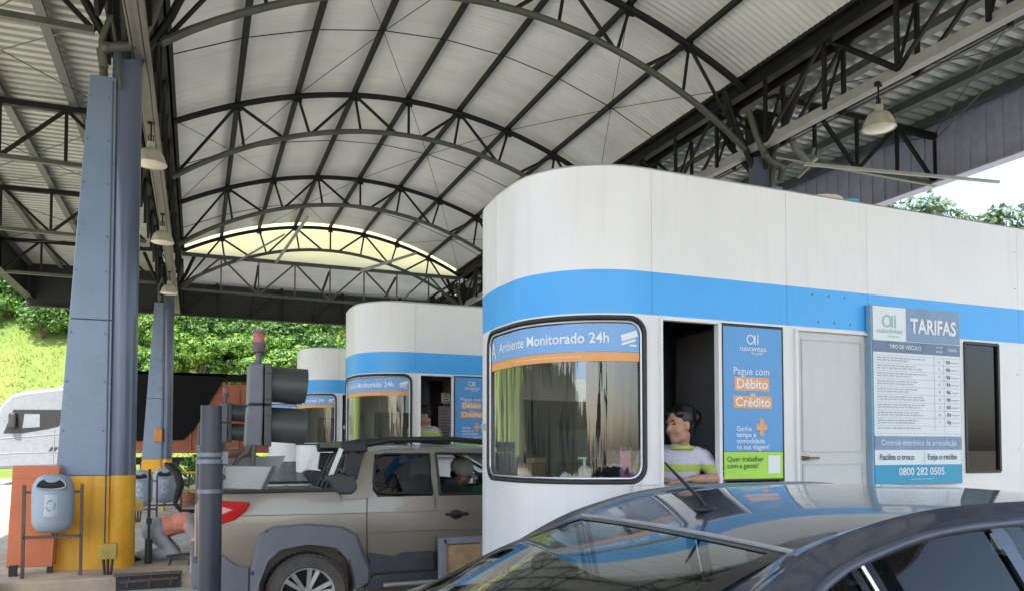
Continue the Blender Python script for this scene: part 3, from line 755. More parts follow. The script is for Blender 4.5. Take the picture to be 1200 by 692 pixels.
    # far side: service opening for the other lane and small wall hook
    mb = MB(); q = wp(1.50, 1.76, .012); mb.box(q, (.03, .03, .05)); mb.tube([q, q + Vector((-.05, .0, 0))], .006, 6); mb.build('wall_hook', ALU, t)
    # receipt printer on the post
    mb = MB(); mb.box((2.62, BY - .075, 1.325), (.17, .12, .10), bev=.012); pr = mb.build('printer_box', mat('white plastic', (.72, .72, .70), .4), t)
    mb = MB(); mb.box((2.60, BY - .137, 1.335), (.09, .006, .012)); mb.build('slot', RUBBER, pr)
    # desk inside the nose
    mb = MB(); mb.prism([wp(s, 1.345, -.09) for s in [STOT * k / 30 * .98 + .02 for k in range(31)]], (0, 0, 1), .03); mb.build('desk', mat('desk board', (.20, .13, .08), .5, var=.2), t)
    return t
booth = make_booth('nearest white toll booth with a tariff board and a grey door on its side')
LB = ['second toll booth, half hidden behind the nearest white booth and beside the pickup', 'third toll booth, small and partly behind the traffic signal visors', 'farthest toll booth, seen only between the traffic signal visors']
BO = [booth]
for (dx, y0, dz), lb in zip(BOOTHS[1:], LB): BO.append(dup(booth, (BX + dx, y0, dz), lb))

# ---- tariff board on the nearest booth
sx0, sx1, sz0, sz1 = 4.645, 5.435, 1.335, 2.65
sx0, sx1 = 4.52, 5.44; SY = 4.140
t = thing('tariff_board', 'tall white tariff board with blue header and teal foot fixed to the booth wall', 'sign', ((sx0 + sx1) / 2, SY, sz0))
mb = MB(); mb.box(((sx0 + sx1) / 2, SY + .026, (sz0 + sz1) / 2), (sx1 - sx0, .05, sz1 - sz0)); mb.build('case', mat('board case', (.22, .38, .52), .4), t, bev=.006)
W_ = sx1 - sx0; H = sz1 - sz0
def srect(mb, x0, x1, y0, y1, o=.003): mb.faces([(sx0 + W_ * x0, SY - o, sz1 - H * y0), (sx0 + W_ * x1, SY - o, sz1 - H * y0), (sx0 + W_ * x1, SY - o, sz1 - H * y1), (sx0 + W_ * x0, SY - o, sz1 - H * y1)], [(0, 1, 2, 3)])
BM_ = [TXTW]
def stx(mb, body, x, y, size, bold=.01, align='CENTER', s=1.0, o=.008):
    mb = MB()
    me = text_mesh(body, size, bold, align); vs = [Vector((sx0 + W_ * x + v.co.x * s, SY - o, sz1 - H * y + v.co.y)) for v in me.vertices]
    mb.faces(vs, [tuple(p.vertices) for p in me.polygons]); bpy.data.meshes.remove(me); mb.build('lettering', BM_[0], t)
mb = MB(); srect(mb, .015, .985, .008, .992); fc = mb.build('white_face', mat('board white', (.74, .78, .80), .35, var=.03), t)
SB = mat('board grey blue', (.20, .30, .45), .4, var=.12, vscale=5)
mb = MB(); srect(mb, .375, .985, .008, .195, .005); mb.build('header_panel', SB, t); mb = MB(); srect(mb, .015, .985, .728, .805, .005); mb.build('notice_panel', SB, t)
mb = MB(); srect(mb, .015, .985, .198, .262, .005); mb.build('column_bar', mat('board slate', (.13, .19, .29), .4, var=.2, vscale=7), t)
mb = MB(); srect(mb, .015, .985, .888, .992, .005); mb.build('phone_panel', mat('board teal', (.02, .32, .52), .4, var=.04), t)
mb = MB(); stx(mb, 'TARIFAS', .68, .108, .150, .028, s=.86); stx(mb, 'TIPO DE VEÍCULO', .36, .23, .040, .014); stx(mb, 'Nº DE', .74, .218, .026, .01); stx(mb, 'EIXOS', .74, .242, .026, .01); stx(mb, 'TARIFA', .89, .23, .030, .012)
stx(mb, 'Controle eletrônico de arrecadação', .50, .766, .058, .004, s=.91); stx(mb, '0800 282 0505', .52, .928, .078, .016); stx(mb, '––––––––––––––––', .52, .968, .028, .01)
BM_[0] = mat('navy lettering', (.03, .06, .12), .5); stx(mb, 'Facilite o troco', .25, .846, .062, .010, s=.9); stx(mb, 'Exija o recibo', .755, .846, .062, .010, s=.9); BM_[0] = mat('grey navy lettering', (.05, .09, .16), .5)
mb = MB()
pr = 0
for k in range(10):
    y = .30 + .0435 * k
    if k < 9:
        stx(mb, 'R$ ––,––', .89, y, .036, .012); stx(mb, str([2, 2, 3, 3, 4, 4, 5, 6, 1][k]), .735, y, .030, .006)
BM_[0] = mat('pale teal print', (.30, .52, .50), .5)
mb = MB()
for k in range(10):
    y = .30 + .0435 * k; random.seed(k)
    for q in range(2 if k < 9 else 1):
        x = .05; xe = .30 + .30 * random.random() if q else .45 + .15 * random.random()
        while x < xe:
            wd = .015 + .045 * random.random(); srect(mb, x, min(x + wd, xe), y - .008 + q * .014 - .0035, y - .008 + q * .014 + .0035, .006); x += wd + .010
mb.build('small_print', mat('pale grey print', (.40, .46, .52), .5), t)
mb = MB()
for k in range(11): y = .278 + .0435 * k; srect(mb, .03, .97, y - .0008, y + .0008, .006)
for x in (.68, .79): srect(mb, x - .0015, x + .0015, .27, .70, .006)
srect(mb, .548, .552, .815, .88, .006)
mb.build('table_rules', mat('rule grey', (.30, .36, .42), .5), t)
mb = MB(); 
def logo2(cx, cz, r, y):
    pts = [Vector((cx + r * math.cos(R(a)), y, cz + r * math.sin(R(a)))) for a in range(0, 361, 15)]; pin = [Vector((cx + r * .72 * math.cos(R(a)), y, cz + r * .72 * math.sin(R(a)))) for a in range(0, 361, 15)]
    n_ = len(pts); mb.faces(pts + pin, [(i, i + 1, n_ + i + 1, n_ + i) for i in range(n_ - 1)])
    for a, b, c_, d in ((cx + r * .95, cx + r * 1.28, cz - r, cz + r * .9), (cx + r * 1.65, cx + r * 1.95, cz - r, cz + r * .55), (cx + r * 1.62, cx + r * 1.98, cz + r * .72, cz + r * 1.02)):
        mb.faces([(a, y, c_), (b, y, c_), (b, y, d), (a, y, d)], [(0, 1, 2, 3)])
logo2(sx0 + W_ * .165, sz1 - H * .088, .046, SY - .006); stx(mb, 'nascentes', .195, .142, .056, .004, s=1.15, o=.006); stx(mb, 'das gerais', .23, .17, .028, .004, o=.006)
mb.build('emblem', mat('pale teal print', (.30, .52, .50), .5), t)

# ---- beacon unit on the booth roof
t = thing('roof_beacon', 'small white housing with a blue lens on the nearest booth roof', 'beacon', (4.95, 4.95, 3.2))
mb = MB(); mb.lathe([(0, .30), (.09, .30), (.13, .36), (.14, .44), (.10, .52), (0, .55)], (4.92, 4.95, 3.2), seg=20, sx=1.5); mb.tube([(4.92, 4.95, 3.2), (4.92, 4.95, 3.52)], .03, 8); mb.build('housing', mat('cream plastic', (.66, .62, .50), .4), t, smooth=40)
mb = MB(); mb.lathe([(0, .33), (.085, .33), (.1, .42), (.08, .50), (0, .53)], (5.12, 4.90, 3.2), seg=20); mb.build('lens', mat('cyan lens', (.05, .45, .65), .2), t, smooth=40)

# ---- things on the desk behind the curved glass
def bottle():
    x, y, z = wp(.02, 1.376, -.22)
    t = thing('drink_bottle', 'pink drink bottle with a lid standing behind the curved booth window', 'bottle', (x, y, z))
    mb = MB(); mb.lathe([(0, 0), (.036, 0), (.038, .01), (.038, .15), (.034, .165), (0, .165)], (x, y, z), seg=24); mb.build('body', mat('pink plastic', (.62, .22, .42), .35, var=.1, vscale=25), t, smooth=40)
    mb = MB(); mb.lathe([(0, .166), (.037, .166), (.037, .205), (.02, .215), (0, .215)], (x, y, z), seg=20); mb.tube([(x - .03, y, z + .20), (x - .04, y - .01, z + .235), (x + .005, y, z + .225)], .007, 6); mb.build('lid', mat('pink lid', (.70, .30, .48), .35), t, smooth=40)
    mb = MB(); mb.box((x - .012, y - .037, z + .085), (.035, .006, .06)); mb.build('print', mat('dark pink print', (.3, .1, .2), .4), t)
bottle()
x, y, z = wp(.42, 1.376, -.20)
t = thing('soap_dispenser', 'white pump dispenser in the middle of the booth window desk', 'dispenser', (x, y, z))
mb = MB(); mb.lathe([(0, 0), (.042, 0), (.045, .02), (.042, .09), (.018, .115), (0, .115)], (x, y, z), seg=20); mb.build('bottle_body', mat('white translucent plastic', (.72, .72, .70), .4), t, smooth=40)
mb = MB(); mb.tube([(x, y, z + .11), (x, y, z + .16)], .010, 8); mb.box((x - .015, y, z + .163), (.055, .018, .014)); mb.build('pump', TXTW, t)
for i, (s, o, rz, a, c, lb) in enumerate(((.30, -.24, .4, .16, (.7, .71, .72), 'crumpled white paper beside the pump dispenser'), (.60, -.22, -.3, .15, (.68, .70, .72), 'white paper stack left of the pump dispenser'), (-.02 + .0, -.12, .9, .09, (.74, .74, .74), 'folded white paper right of the pink bottle'))):
    q = wp(s, 1.377, o)
    mb = MB(); random.seed(i + 3)
    mb.grid(lambda u, v: q + Vector(((u - .5) * a, (v - .5) * a * .8, .012 + .055 * abs(noise.noise(Vector((u * 3, v * 3, i)))) * (1 if i != 1 else 1.6))), 8, 8, lambda u, v: q + Vector(((u - .5) * a, (v - .5) * a * .8, .0)))
    tag(mb.build('paper', mat('paper', (.72, .73, .74), .7)), lb, 'paper', 'papers on the booth desk')
q = wp(1.15, 1.377, -.2)
mb = MB(); mb.box(q + Vector((.03, 0, .06)), (.16, .12, .12), rot=(0, 0, .5)); mb.box(q + Vector((.05, -.03, .14)), (.11, .09, .04), rot=(0, 0, .3)); tag(mb.build('card_box', mat('brown card', (.30, .19, .10), .8, var=.2), bev=.004), 'brown card box at the far left of the booth window desk', 'box')
q = wp(.85, 1.377, -.35)
t = thing('cash_monitor', 'dark screen on a stand inside the curved booth window', 'monitor', q)
mb = MB(); mb.box(q + Vector((.12, 0, .24)), (.03, .34, .24), rot=(0, .1, .7), bev=.006); mb.build('screen', BLACK, t)
mb = MB(); mb.tube([q + Vector((.12, 0, .01)), q + Vector((.13, 0, .2))], .02, 8); mb.box(q + Vector((.12, 0, .01)), (.14, .18, .02)); mb.build('stand', BLACK, t)
# notices on the wall inside the second booth
for (x, z, wd, h, c, lb) in ((3.30 + .08, 2.34, .17, .15, (.85, .84, .80), 'white notice with dark print pinned inside the second booth'), (3.32 + .04, 1.97, .22, .5, (.52, .42, .46), 'large pale pink sheet under the notice in the second booth')):
    t = thing('notice_sheet', lb, 'notice', (x, 10.5, z)); t['group'] = 'notices inside the second booth'
    mb = MB(); mb.box((x, 10.72, z), (wd, .006, h)); mb.build('sheet', mat('notice ' + lb[:9], c, .7), t)
    mb = MB()
    for k in range(4 if h < .3 else 9): mb.box((x - .01 * (k % 2), 10.7155, z + h * (.36 - .72 * k / (3 if h < .3 else 8))), (wd * .7 - .02 * (k % 3), .003, .012 if h < .3 else .008))
    mb.build('print', mat('dim print', (.16, .12, .13), .7), t)
# ================================================================== VEHICLES
def interp(pts):
    xs = [p[0] for p in pts]; ys_ = [p[1] for p in pts]; n = len(xs)
    d = [(ys_[i + 1] - ys_[i]) / (xs[i + 1] - xs[i]) for i in range(n - 1)]
    m_ = [d[0]] + [0 if d[i - 1] * d[i] < 0 else (d[i - 1] + d[i]) / 2 for i in range(1, n - 1)] + [d[-1]]
    def f(x):
        if x <= xs[0]: return ys_[0]
        if x >= xs[-1]: return ys_[-1]
        i = bisect.bisect_right(xs, x) - 1; h = xs[i + 1] - xs[i]; t = (x - xs[i]) / h
        return (2*t**3-3*t**2+1)*ys_[i] + (t**3-2*t**2+t)*h*m_[i] + (-2*t**3+3*t**2)*ys_[i+1] + (t**3-t**2)*h*m_[i+1]
    return f
def carve(o, cuts):
    cs = []
    for x, y0, y1, z, r in cuts:
        mb = MB(); mb.tube([(x, y0, z), (x, y1, z)], r, 40); c = mb.build('cut', BLACK); cs.append(c)
        md = o.modifiers.new('b', 'BOOLEAN'); md.operation = 'DIFFERENCE'; md.object = c; md.solver = 'EXACT'
    off = Vector((0, 0, 0)); p = o.parent
    while p: off += p.location; p = p.parent
    bpy.context.view_layer.update()
    dg = bpy.context.evaluated_depsgraph_get(); me = bpy.data.meshes.new_from_object(o.evaluated_get(dg)); o.modifiers.clear(); o.data = me
    for c in cs: bpy.data.objects.remove(c)
def wheel(name, x, y, z, r, rr, s, parent, spokes=6):
    """s=-1: outer face towards -y"""
    q = Vector((0, s, 0)); w2 = .10
    mb = MB(); mb.lathe([(rr, -w2), (r - .03, -w2), (r, -w2 + .03), (r, w2 - .03), (r - .025, w2), (rr + .01, w2 + .004), (rr, w2 - .02)], (x, y, z), (0, s, 0), 48)
    for k in range(40):
        a = 2 * math.pi * k / 40
        mb.box((x + (r - .004) * math.cos(a), y, z + (r - .004) * math.sin(a)), (.012, 2 * w2 - .02, .03), rot=(0, -a, 0))
    ty = mb.build('tyre', TYRE, parent, smooth=35)
    mb = MB(); mb.lathe([(rr - .015, w2 - .02), (rr + .004, w2 + .002), (rr - .012, w2 - .005), (rr - .02, w2 - .05), (rr - .03, -w2), (rr - .06, -w2)], (x, y, z), (0, s, 0), 48)
    mb.lathe([(0, w2 - .02), (.045, w2 - .02), (.06, w2 - .035), (.06, w2 - .08), (0, w2 - .08)], (x, y, z), (0, s, 0), 24)
    for k in range(spokes):
        a = 2 * math.pi * (k + .25) / spokes
        for da in (-.17, .17):
            p0 = Vector((x + .05 * math.cos(a + da * .8), y + s * (w2 - .035), z + .05 * math.sin(a + da * .8))); p1 = Vector((x + (rr - .012) * math.cos(a + da), y + s * (w2 - .018), z + (rr - .012) * math.sin(a + da)))
            mb.tube([p0, p1], [.020, .026], 4)
    mb.build('rim', RIM, ty, smooth=35)
    mb = MB(); mb.lathe([(0, -.03), (rr - .03, -.03), (rr - .03, -.05), (0, -.05)], (x, y, z), (0, s, 0), 32); mb.build('brake_backing', BLACK, ty)

class Car: pass
def body_loft(stations, yc, m_):
    """stations: x -> list of (halfwidth, z) from bottom centre out and up to top centre"""
    mb = MB(); rings = []
    for x, prof in stations:
        ring = [(x, yc - hw, z) for hw, z in prof] + [(x, yc + hw, z) for hw, z in prof[::-1]]
        rings.append(ring)
    n = len(rings[0]); vs = [p for r in rings for p in r]; fs = []
    for i in range(len(rings) - 1):
        for k in range(n): fs.append((i * n + k, i * n + (k + 1) % n, (i + 1) * n + (k + 1) % n, (i + 1) * n + k))
    fs.append(tuple(range(n))); fs.append(tuple(range((len(rings) - 1) * n, len(rings) * n))[::-1])
    mb.faces(vs, fs); bmesh.ops.remove_doubles(mb.bm, verts=mb.bm.verts, dist=1e-4)
    return mb

# ---------------------------------------------------------------- dark sedan in the near lane
YC = 2.12
t = thing('parked_sedan', 'dark slate sedan with a short roof aerial in the lane beside the nearest booth', 'car', (2.1, YC, gz(2.1)))
zc = interp([(.60, 1.06), (1.0, 1.235), (1.375, 1.352), (1.7, 1.423), (2.1, 1.456), (2.5, 1.460), (2.9, 1.43), (3.25, 1.37), (3.6, 1.20), (4.0, .99)])
ce_h = interp([(.62, .68), (.74, .655), (1.1, .61), (1.41, .580), (1.72, .600), (2.2, .605), (2.8, .595), (3.25, .60), (4.0, .70)])
ce_z = interp([(.62, 1.03), (.74, 1.070), (1.1, 1.225), (1.41, 1.336), (1.72, 1.409), (2.2, 1.436), (2.8, 1.425), (3.25, 1.345), (3.6, 1.17), (4.0, .97)])
wt_h = interp([(.62, .80), (1.0, .775), (1.32, .735), (1.52, .715), (2.0, .695), (2.9, .70), (3.3, .735), (3.7, .79)])
wt_z = interp([(.62, .985), (1.0, 1.035), (1.32, 1.262), (1.40, 1.306), (1.52, 1.340), (1.72, 1.380), (2.0, 1.398), (2.4, 1.402), (2.9, 1.36), (3.3, 1.22), (3.72, .96)])
be_z = lambda x: .972 - .012 * (x - 1.0)
be_h = lambda x: .815
mb = MB()
def roofp(u, v, off=0.0):
    x = 1.405 + (3.24 - 1.405) * v; s = 2 * u - 1; x -= .032 * (1 - s * s) * (1 - v) ** 6
    return Vector((x, YC + s * ce_h(x), ce_z(x) + (zc(x) - ce_z(x)) * (1 - abs(s) ** 2.3) + off))
mb.grid(roofp, 28, 36, lambda u, v: roofp(u, v, -.02))
for sgn in (-1, 1):
    def strip(u, v, o=0.0):
        x = .62 + (3.72 - .62) * u
        a = Vector((x, YC + sgn * ce_h(x), ce_z(x))); b = Vector((x, YC + sgn * wt_h(x), wt_z(x)))
        p = a.lerp(b, v); k = math.sin(math.pi * v) * .020 + (.008 if .3 < v < .5 else 0)
        return p + Vector((0, sgn * (k * .6 - o), k))
    mb.grid(strip, 60, 8, lambda u, v: strip(u, v, .02))
mb.build('roof', CARP, t, smooth=38)
# lower body
prof = lambda hw, zd, zm, inner: None
ST = []
for x, hw, zt_, hd in ((-.02, .60, .62, .5), (.03, .72, .98, .60), (.25, .80, 1.035, .66), (.60, .825, 1.035, .70)):
    ST.append((x, [(0, .22), (hw * .85, .22), (hw * .98, .30), (hw, .55), (hw, .78), (hw * .97, zt_ - .06), (hd, zt_), (hd * .5, zt_ + .01), (0, zt_ + .015)]))
for x in (.75, 1.2, 1.8, 2.4, 3.0, 3.6):
    ST.append((x, [(0, .20), (.72, .20), (.81, .28), (.84, .55), (.84, .80), (be_h(x), be_z(x)), (.72, be_z(x) - .01), (.70, .66), (0, .64)]))
for x, hw, zt_ in ((3.75, .82, .955), (4.1, .80, .90), (4.35, .72, .80), (4.42, .55, .62)):
    ST.append((x, [(0, .22), (hw * .85, .22), (hw * .98, .30), (hw, .50), (hw, .62), (hw * .96, zt_ - .09), (hw * .82, zt_ - .01), (hw * .4, zt_ + .01), (0, zt_ + .015)]))
bd = body_loft(ST, YC, CARP).build('body', CARP, t, smooth=40)
carve(bd, [(.78, YC - 1, YC - .55, .31, .36), (.78, YC + .55, YC + 1, .31, .36), (3.42, YC - 1, YC - .55, .31, .36), (3.42, YC + .55, YC + 1, .31, .36)])
for x in (.78, 3.42):
    wheel('wheel', x, YC - .735, .33, .305, .20, -1, t); wheel('wheel', x, YC + .735, .33, .305, .20, 1, t)
# rear glass with black border
def rg(u, v, off=0.0):
    s = 2 * u - 1; ex = .735 + (1.408 - .735) * v; cx_ = .615 + (1.374 - .615) * v
    x = ex + (cx_ - ex) * (1 - s * s); ze = ce_z(ex); z = ze + (zc(cx_) - ze) * (1 - s * s)
    return Vector((x, YC + s * ce_h(ex) * .995, z + .012 * math.sin(math.pi * v) + off))
mb = MB(); mb.grid(lambda u, v: rg(u, v, -.004), 24, 16); gl = mb.build('rear_glass', glass('rear window glass', (.55, .64, .60), 1.25, rough=.05), t, smooth=60)
mb = MB()
mb.grid(lambda u, v: rg(u * .045, v, -.001), 2, 16); mb.grid(lambda u, v: rg(1 - .045 * u, v, -.001), 2, 16); mb.grid(lambda u, v: rg(u, .955 + .045 * v, -.001), 24, 2); mb.grid(lambda u, v: rg(u, .0 + .07 * v, -.001), 24, 2)
mb.build('black_border', TRIM, gl)
mb = MB(); mb.tube([rg(k / 24, 1.0, .002) for k in range(25)], .007, 6); mb.build('top_bead', mat('grey bead', (.35, .36, .37), .3), gl)
mb = MB()
for k in range(9):
    mb.tube([rg(.06 + .88 * i / 16, .12 + .085 * k, -.006) for i in range(17)], .0012, 4)
mb.build('heater_lines', mat('heater line brown', (.10, .06, .04), .6), gl)
# windscreen
mb = MB()
def ws(u, v):
    s = 2 * u - 1; x = 3.25 + (3.95 - 3.25) * v; xe = x - .10 * s * s
    return Vector((xe, YC + s * ce_h(xe), ce_z(xe) + (zc(xe) - ce_z(xe)) * (1 - s * s)))
mb.grid(ws, 16, 10); mb.build('windscreen', TGLASS, t, smooth=60)
for sgn in (-1, 1):
    def sg(x, t_, off=0.0):
        a = Vector((x, YC + sgn * wt_h(x), wt_z(x))); b = Vector((x, YC + sgn * be_h(x), be_z(x)))
        p = a.lerp(b, t_); return p + Vector((0, sgn * (.018 * math.sin(math.pi * t_) + off), 0))
    qx = lambda t_: 1.475 + .13 * t_
    bx_ = lambda t_: 1.955 + .16 * t_
    for nm, xa, xb in (('quarter_window', lambda q: .96, lambda q: qx(q)), ('rear_side_window', lambda q: qx(q), bx_), ('front_side_window', lambda q: bx_(q) + .1, lambda q: 3.66)):
        mb = MB(); mb.grid(lambda u, v: sg(xa(v) + (xb(v) - xa(v)) * u, v, -.006), 16, 8); gw = mb.build(nm, TGLASS, t, smooth=60)
    mb = MB(); mb.tube([sg(.95 + (3.66 - .95) * k / 40, 0, .004) for k in range(41)], .013, 8); mb.tube([sg(.95 + (3.66 - .95) * k / 40, 1, .004) for k in range(41)], .014, 8); mb.build('window_trim', mat('slate trim', (.10, .115, .15), .3, metal=.4), t, smooth=50)
    mb = MB(); mb.tube([sg(1.0 + (3.6 - 1.0) * k / 40, .0, -.008) + Vector((0, 0, -.016)) for k in range(41)], .010, 6); mb.build('gasket', RUBBER, t, smooth=50)
    mb = MB(); mb.tube([sg(qx(v / 8), v / 8, .003) for v in range(9)], .0065, 8); mb.build('divider_bar', CHROME, t, smooth=50)
    mb = MB(); mb.grid(lambda u, v: sg(qx(v) + .012 + .022 * u, v, .0), 2, 8); mb.grid(lambda u, v: sg(qx(v) - .036 + .022 * u, v, .0), 2, 8); mb.build('divider_gasket', TRIM, t)
    mb = MB(); mb.grid(lambda u, v: sg(bx_(v) + .0 + .05 * u, v, .006), 2, 8); mb.build('door_frame', mat('slate trim', (.10, .115, .15), .3, metal=.4), t)
    mb = MB(); mb.grid(lambda u, v: sg(bx_(v) + .055 + .06 * u, v, .004), 2, 8); mb.build('door_pillar', TRIM, t)
    mb = MB()
    for x in (2.25, 3.15):
        mb.box((x, YC + sgn * .85, .84), (.17, .03, .03), bev=.01)
    mb.build('door_handles', CARP, t)
    mb = MB(); mb.box((3.45, YC + sgn * .93, 1.0), (.13, .18, .12), bev=.03); mb.build('mirror', CARP, t)
    mb = MB(); mb.box((-.005 + .03, YC + sgn * .58, .82), (.10, .28, .16), bev=.03); mb.build('tail_light', RED, t)
    mb = MB(); mb.box((4.36, YC + sgn * .56, .66), (.14, .26, .12), bev=.03); mb.build('headlight', CHROME, t)
# cabin
def seat(x, y, rec=.12):
    mb = MB(); mb.box((x - .02, y, 1.0), (.13, .46, .56), rot=(0, -.15, 0), bev=.05); mb.box((x + .25, y, .75), (.5, .46, .13), bev=.04)
    s_ = mb.build('front_seat', SEAT, t, smooth=40)
    mb = MB(); mb.box((x - .085, y, 1.325), (.10, .28, .17), rot=(0, -.12, 0), bev=.045); mb.tube([(x - .07, y - .06, 1.2), (x - .08, y - .06, 1.28)], .006, 6); mb.tube([(x - .07, y + .06, 1.2), (x - .08, y + .06, 1.28)], .006, 6); mb.build('headrest', SEAT, s_, smooth=40)
seat(2.30, YC - .36); seat(2.30, YC + .36)
mb = MB(); mb.box((1.30, YC, .88), (.16, 1.25, .50), rot=(0, -.25, 0), bev=.05); mb.box((1.6, YC, .66), (.55, 1.25, .14), bev=.04); rs = mb.build('rear_bench', SEAT, t, smooth=40)
mb = MB()
for dy in (-.4, .4): mb.box((1.20, YC + dy, 1.15), (.09, .26, .14), bev=.04)
mb.build('headrest', SEAT, rs, smooth=40)
mb = MB(); mb.box((.98, YC, 1.01), (.56, 1.3, .03)); mb.build('parcel_shelf', mat('shelf cloth', (.05, .055, .055), .9), t)
mb = MB(); mb.box((3.55, YC, .88), (.4, 1.4, .2), bev=.05); mb.build('dashboard', BLACK, t)
mb = MB(); ring = [Vector((3.18 + .06 * math.sin(a) , YC + .36 + .18 * math.cos(a), .98 + .17 * math.sin(a))) for a in [2 * math.pi * k / 24 for k in range(24)]]; mb.loop(ring, .014, 8); mb.tube([(3.18, YC + .36, .98), (3.42, YC + .36, .9)], .03, 8); mb.build('steering_wheel', BLACK, t, smooth=50)
mb = MB(); mb.box((3.0, YC, 1.30), (.03, .22, .06), bev=.01); mb.build('inner_mirror', BLACK, t)
# aerial
az_ = zc(1.55)
mb = MB(); mb.ell((1.55, YC - .02, az_ + .006), (.045, .02, .014)); mb.tube([(1.55, YC - .02, az_ + .01), (1.53, YC - .02, az_ + .04), (1.395, YC - .02, 1.555)], [.008, .007, .004], 8); mb.build('aerial', BLACK, t, smooth=40)
# number plate and bumper detail
mb = MB(); mb.box((-.02, YC, .72), (.02, .4, .13)); mb.build('number_plate', mat('plate grey', (.5, .5, .5), .5), t)

# ---------------------------------------------------------------- grey beige pickup in the next lane
PY0, PYC = 6.38, 7.20; HW = PYC - PY0; G = gz(6.5)
t = thing('pickup_truck', 'grey beige compact pickup with plastic arches, roof rails and an open front window', 'pickup', (1.6, PYC, G))
ST = []
for x, hw, zt_, zin in ((.03, .70, 1.17, 1.10), (.06, .80, 1.23, 1.16), (.20, .82, 1.245, 1.16), (1.10, .82, 1.250, 1.16)):
    ST.append((x, [(0, .38), (hw * .86, .38), (hw * .96, .46), (hw * .985, .70), (hw + .004, .90), (hw, 1.02), (hw * .985, zt_ - .04), (hw * .965, zt_), (hw * .91, zt_), (hw * .90, 1.17), (0, 1.17)]))
for x in (1.14, 1.5, 2.1, 2.7, 3.15):
    ST.append((x, [(0, .34), (.70, .34), (.785, .42), (.81, .70), (.824, .90), (.82, 1.02), (.805, 1.15), (.795, 1.195), (.73, 1.195), (.71, .70), (0, .68)]))
for x, hw, zt_ in ((3.3, .80, 1.14), (3.9, .79, 1.08), (4.25, .72, .98), (4.36, .55, .72)):
    ST.append((x, [(0, .38), (hw * .86, .38), (hw * .97, .46), (hw, .70), (hw, .80), (hw * .985, .88), (hw * .96, zt_ - .08), (hw * .85, zt_), (hw * .6, zt_ + .015), (hw * .3, zt_ + .02), (0, zt_ + .02)]))
bd = body_loft(ST, PYC, CHAMP).build('body', CHAMP, t, smooth=32)
AX = (.845, 3.56)
carve(bd, [(x, PYC - 1, PYC - .52, .47, .385) for x in AX] + [(x, PYC + .52, PYC + 1, .47, .385) for x in AX])
for x in AX:
    wheel('wheel', x, PY0 + .10, .425, .325, .215, -1, t); wheel('wheel', x, 2 * PYC - PY0 - .10, .425, .325, .215, 1, t)
    mb = MB(); mb.tube([(x, PYC - .5, .47), (x, PYC + .5, .47)], .36, 24); mb.build('wheel_well', BLACK, t)
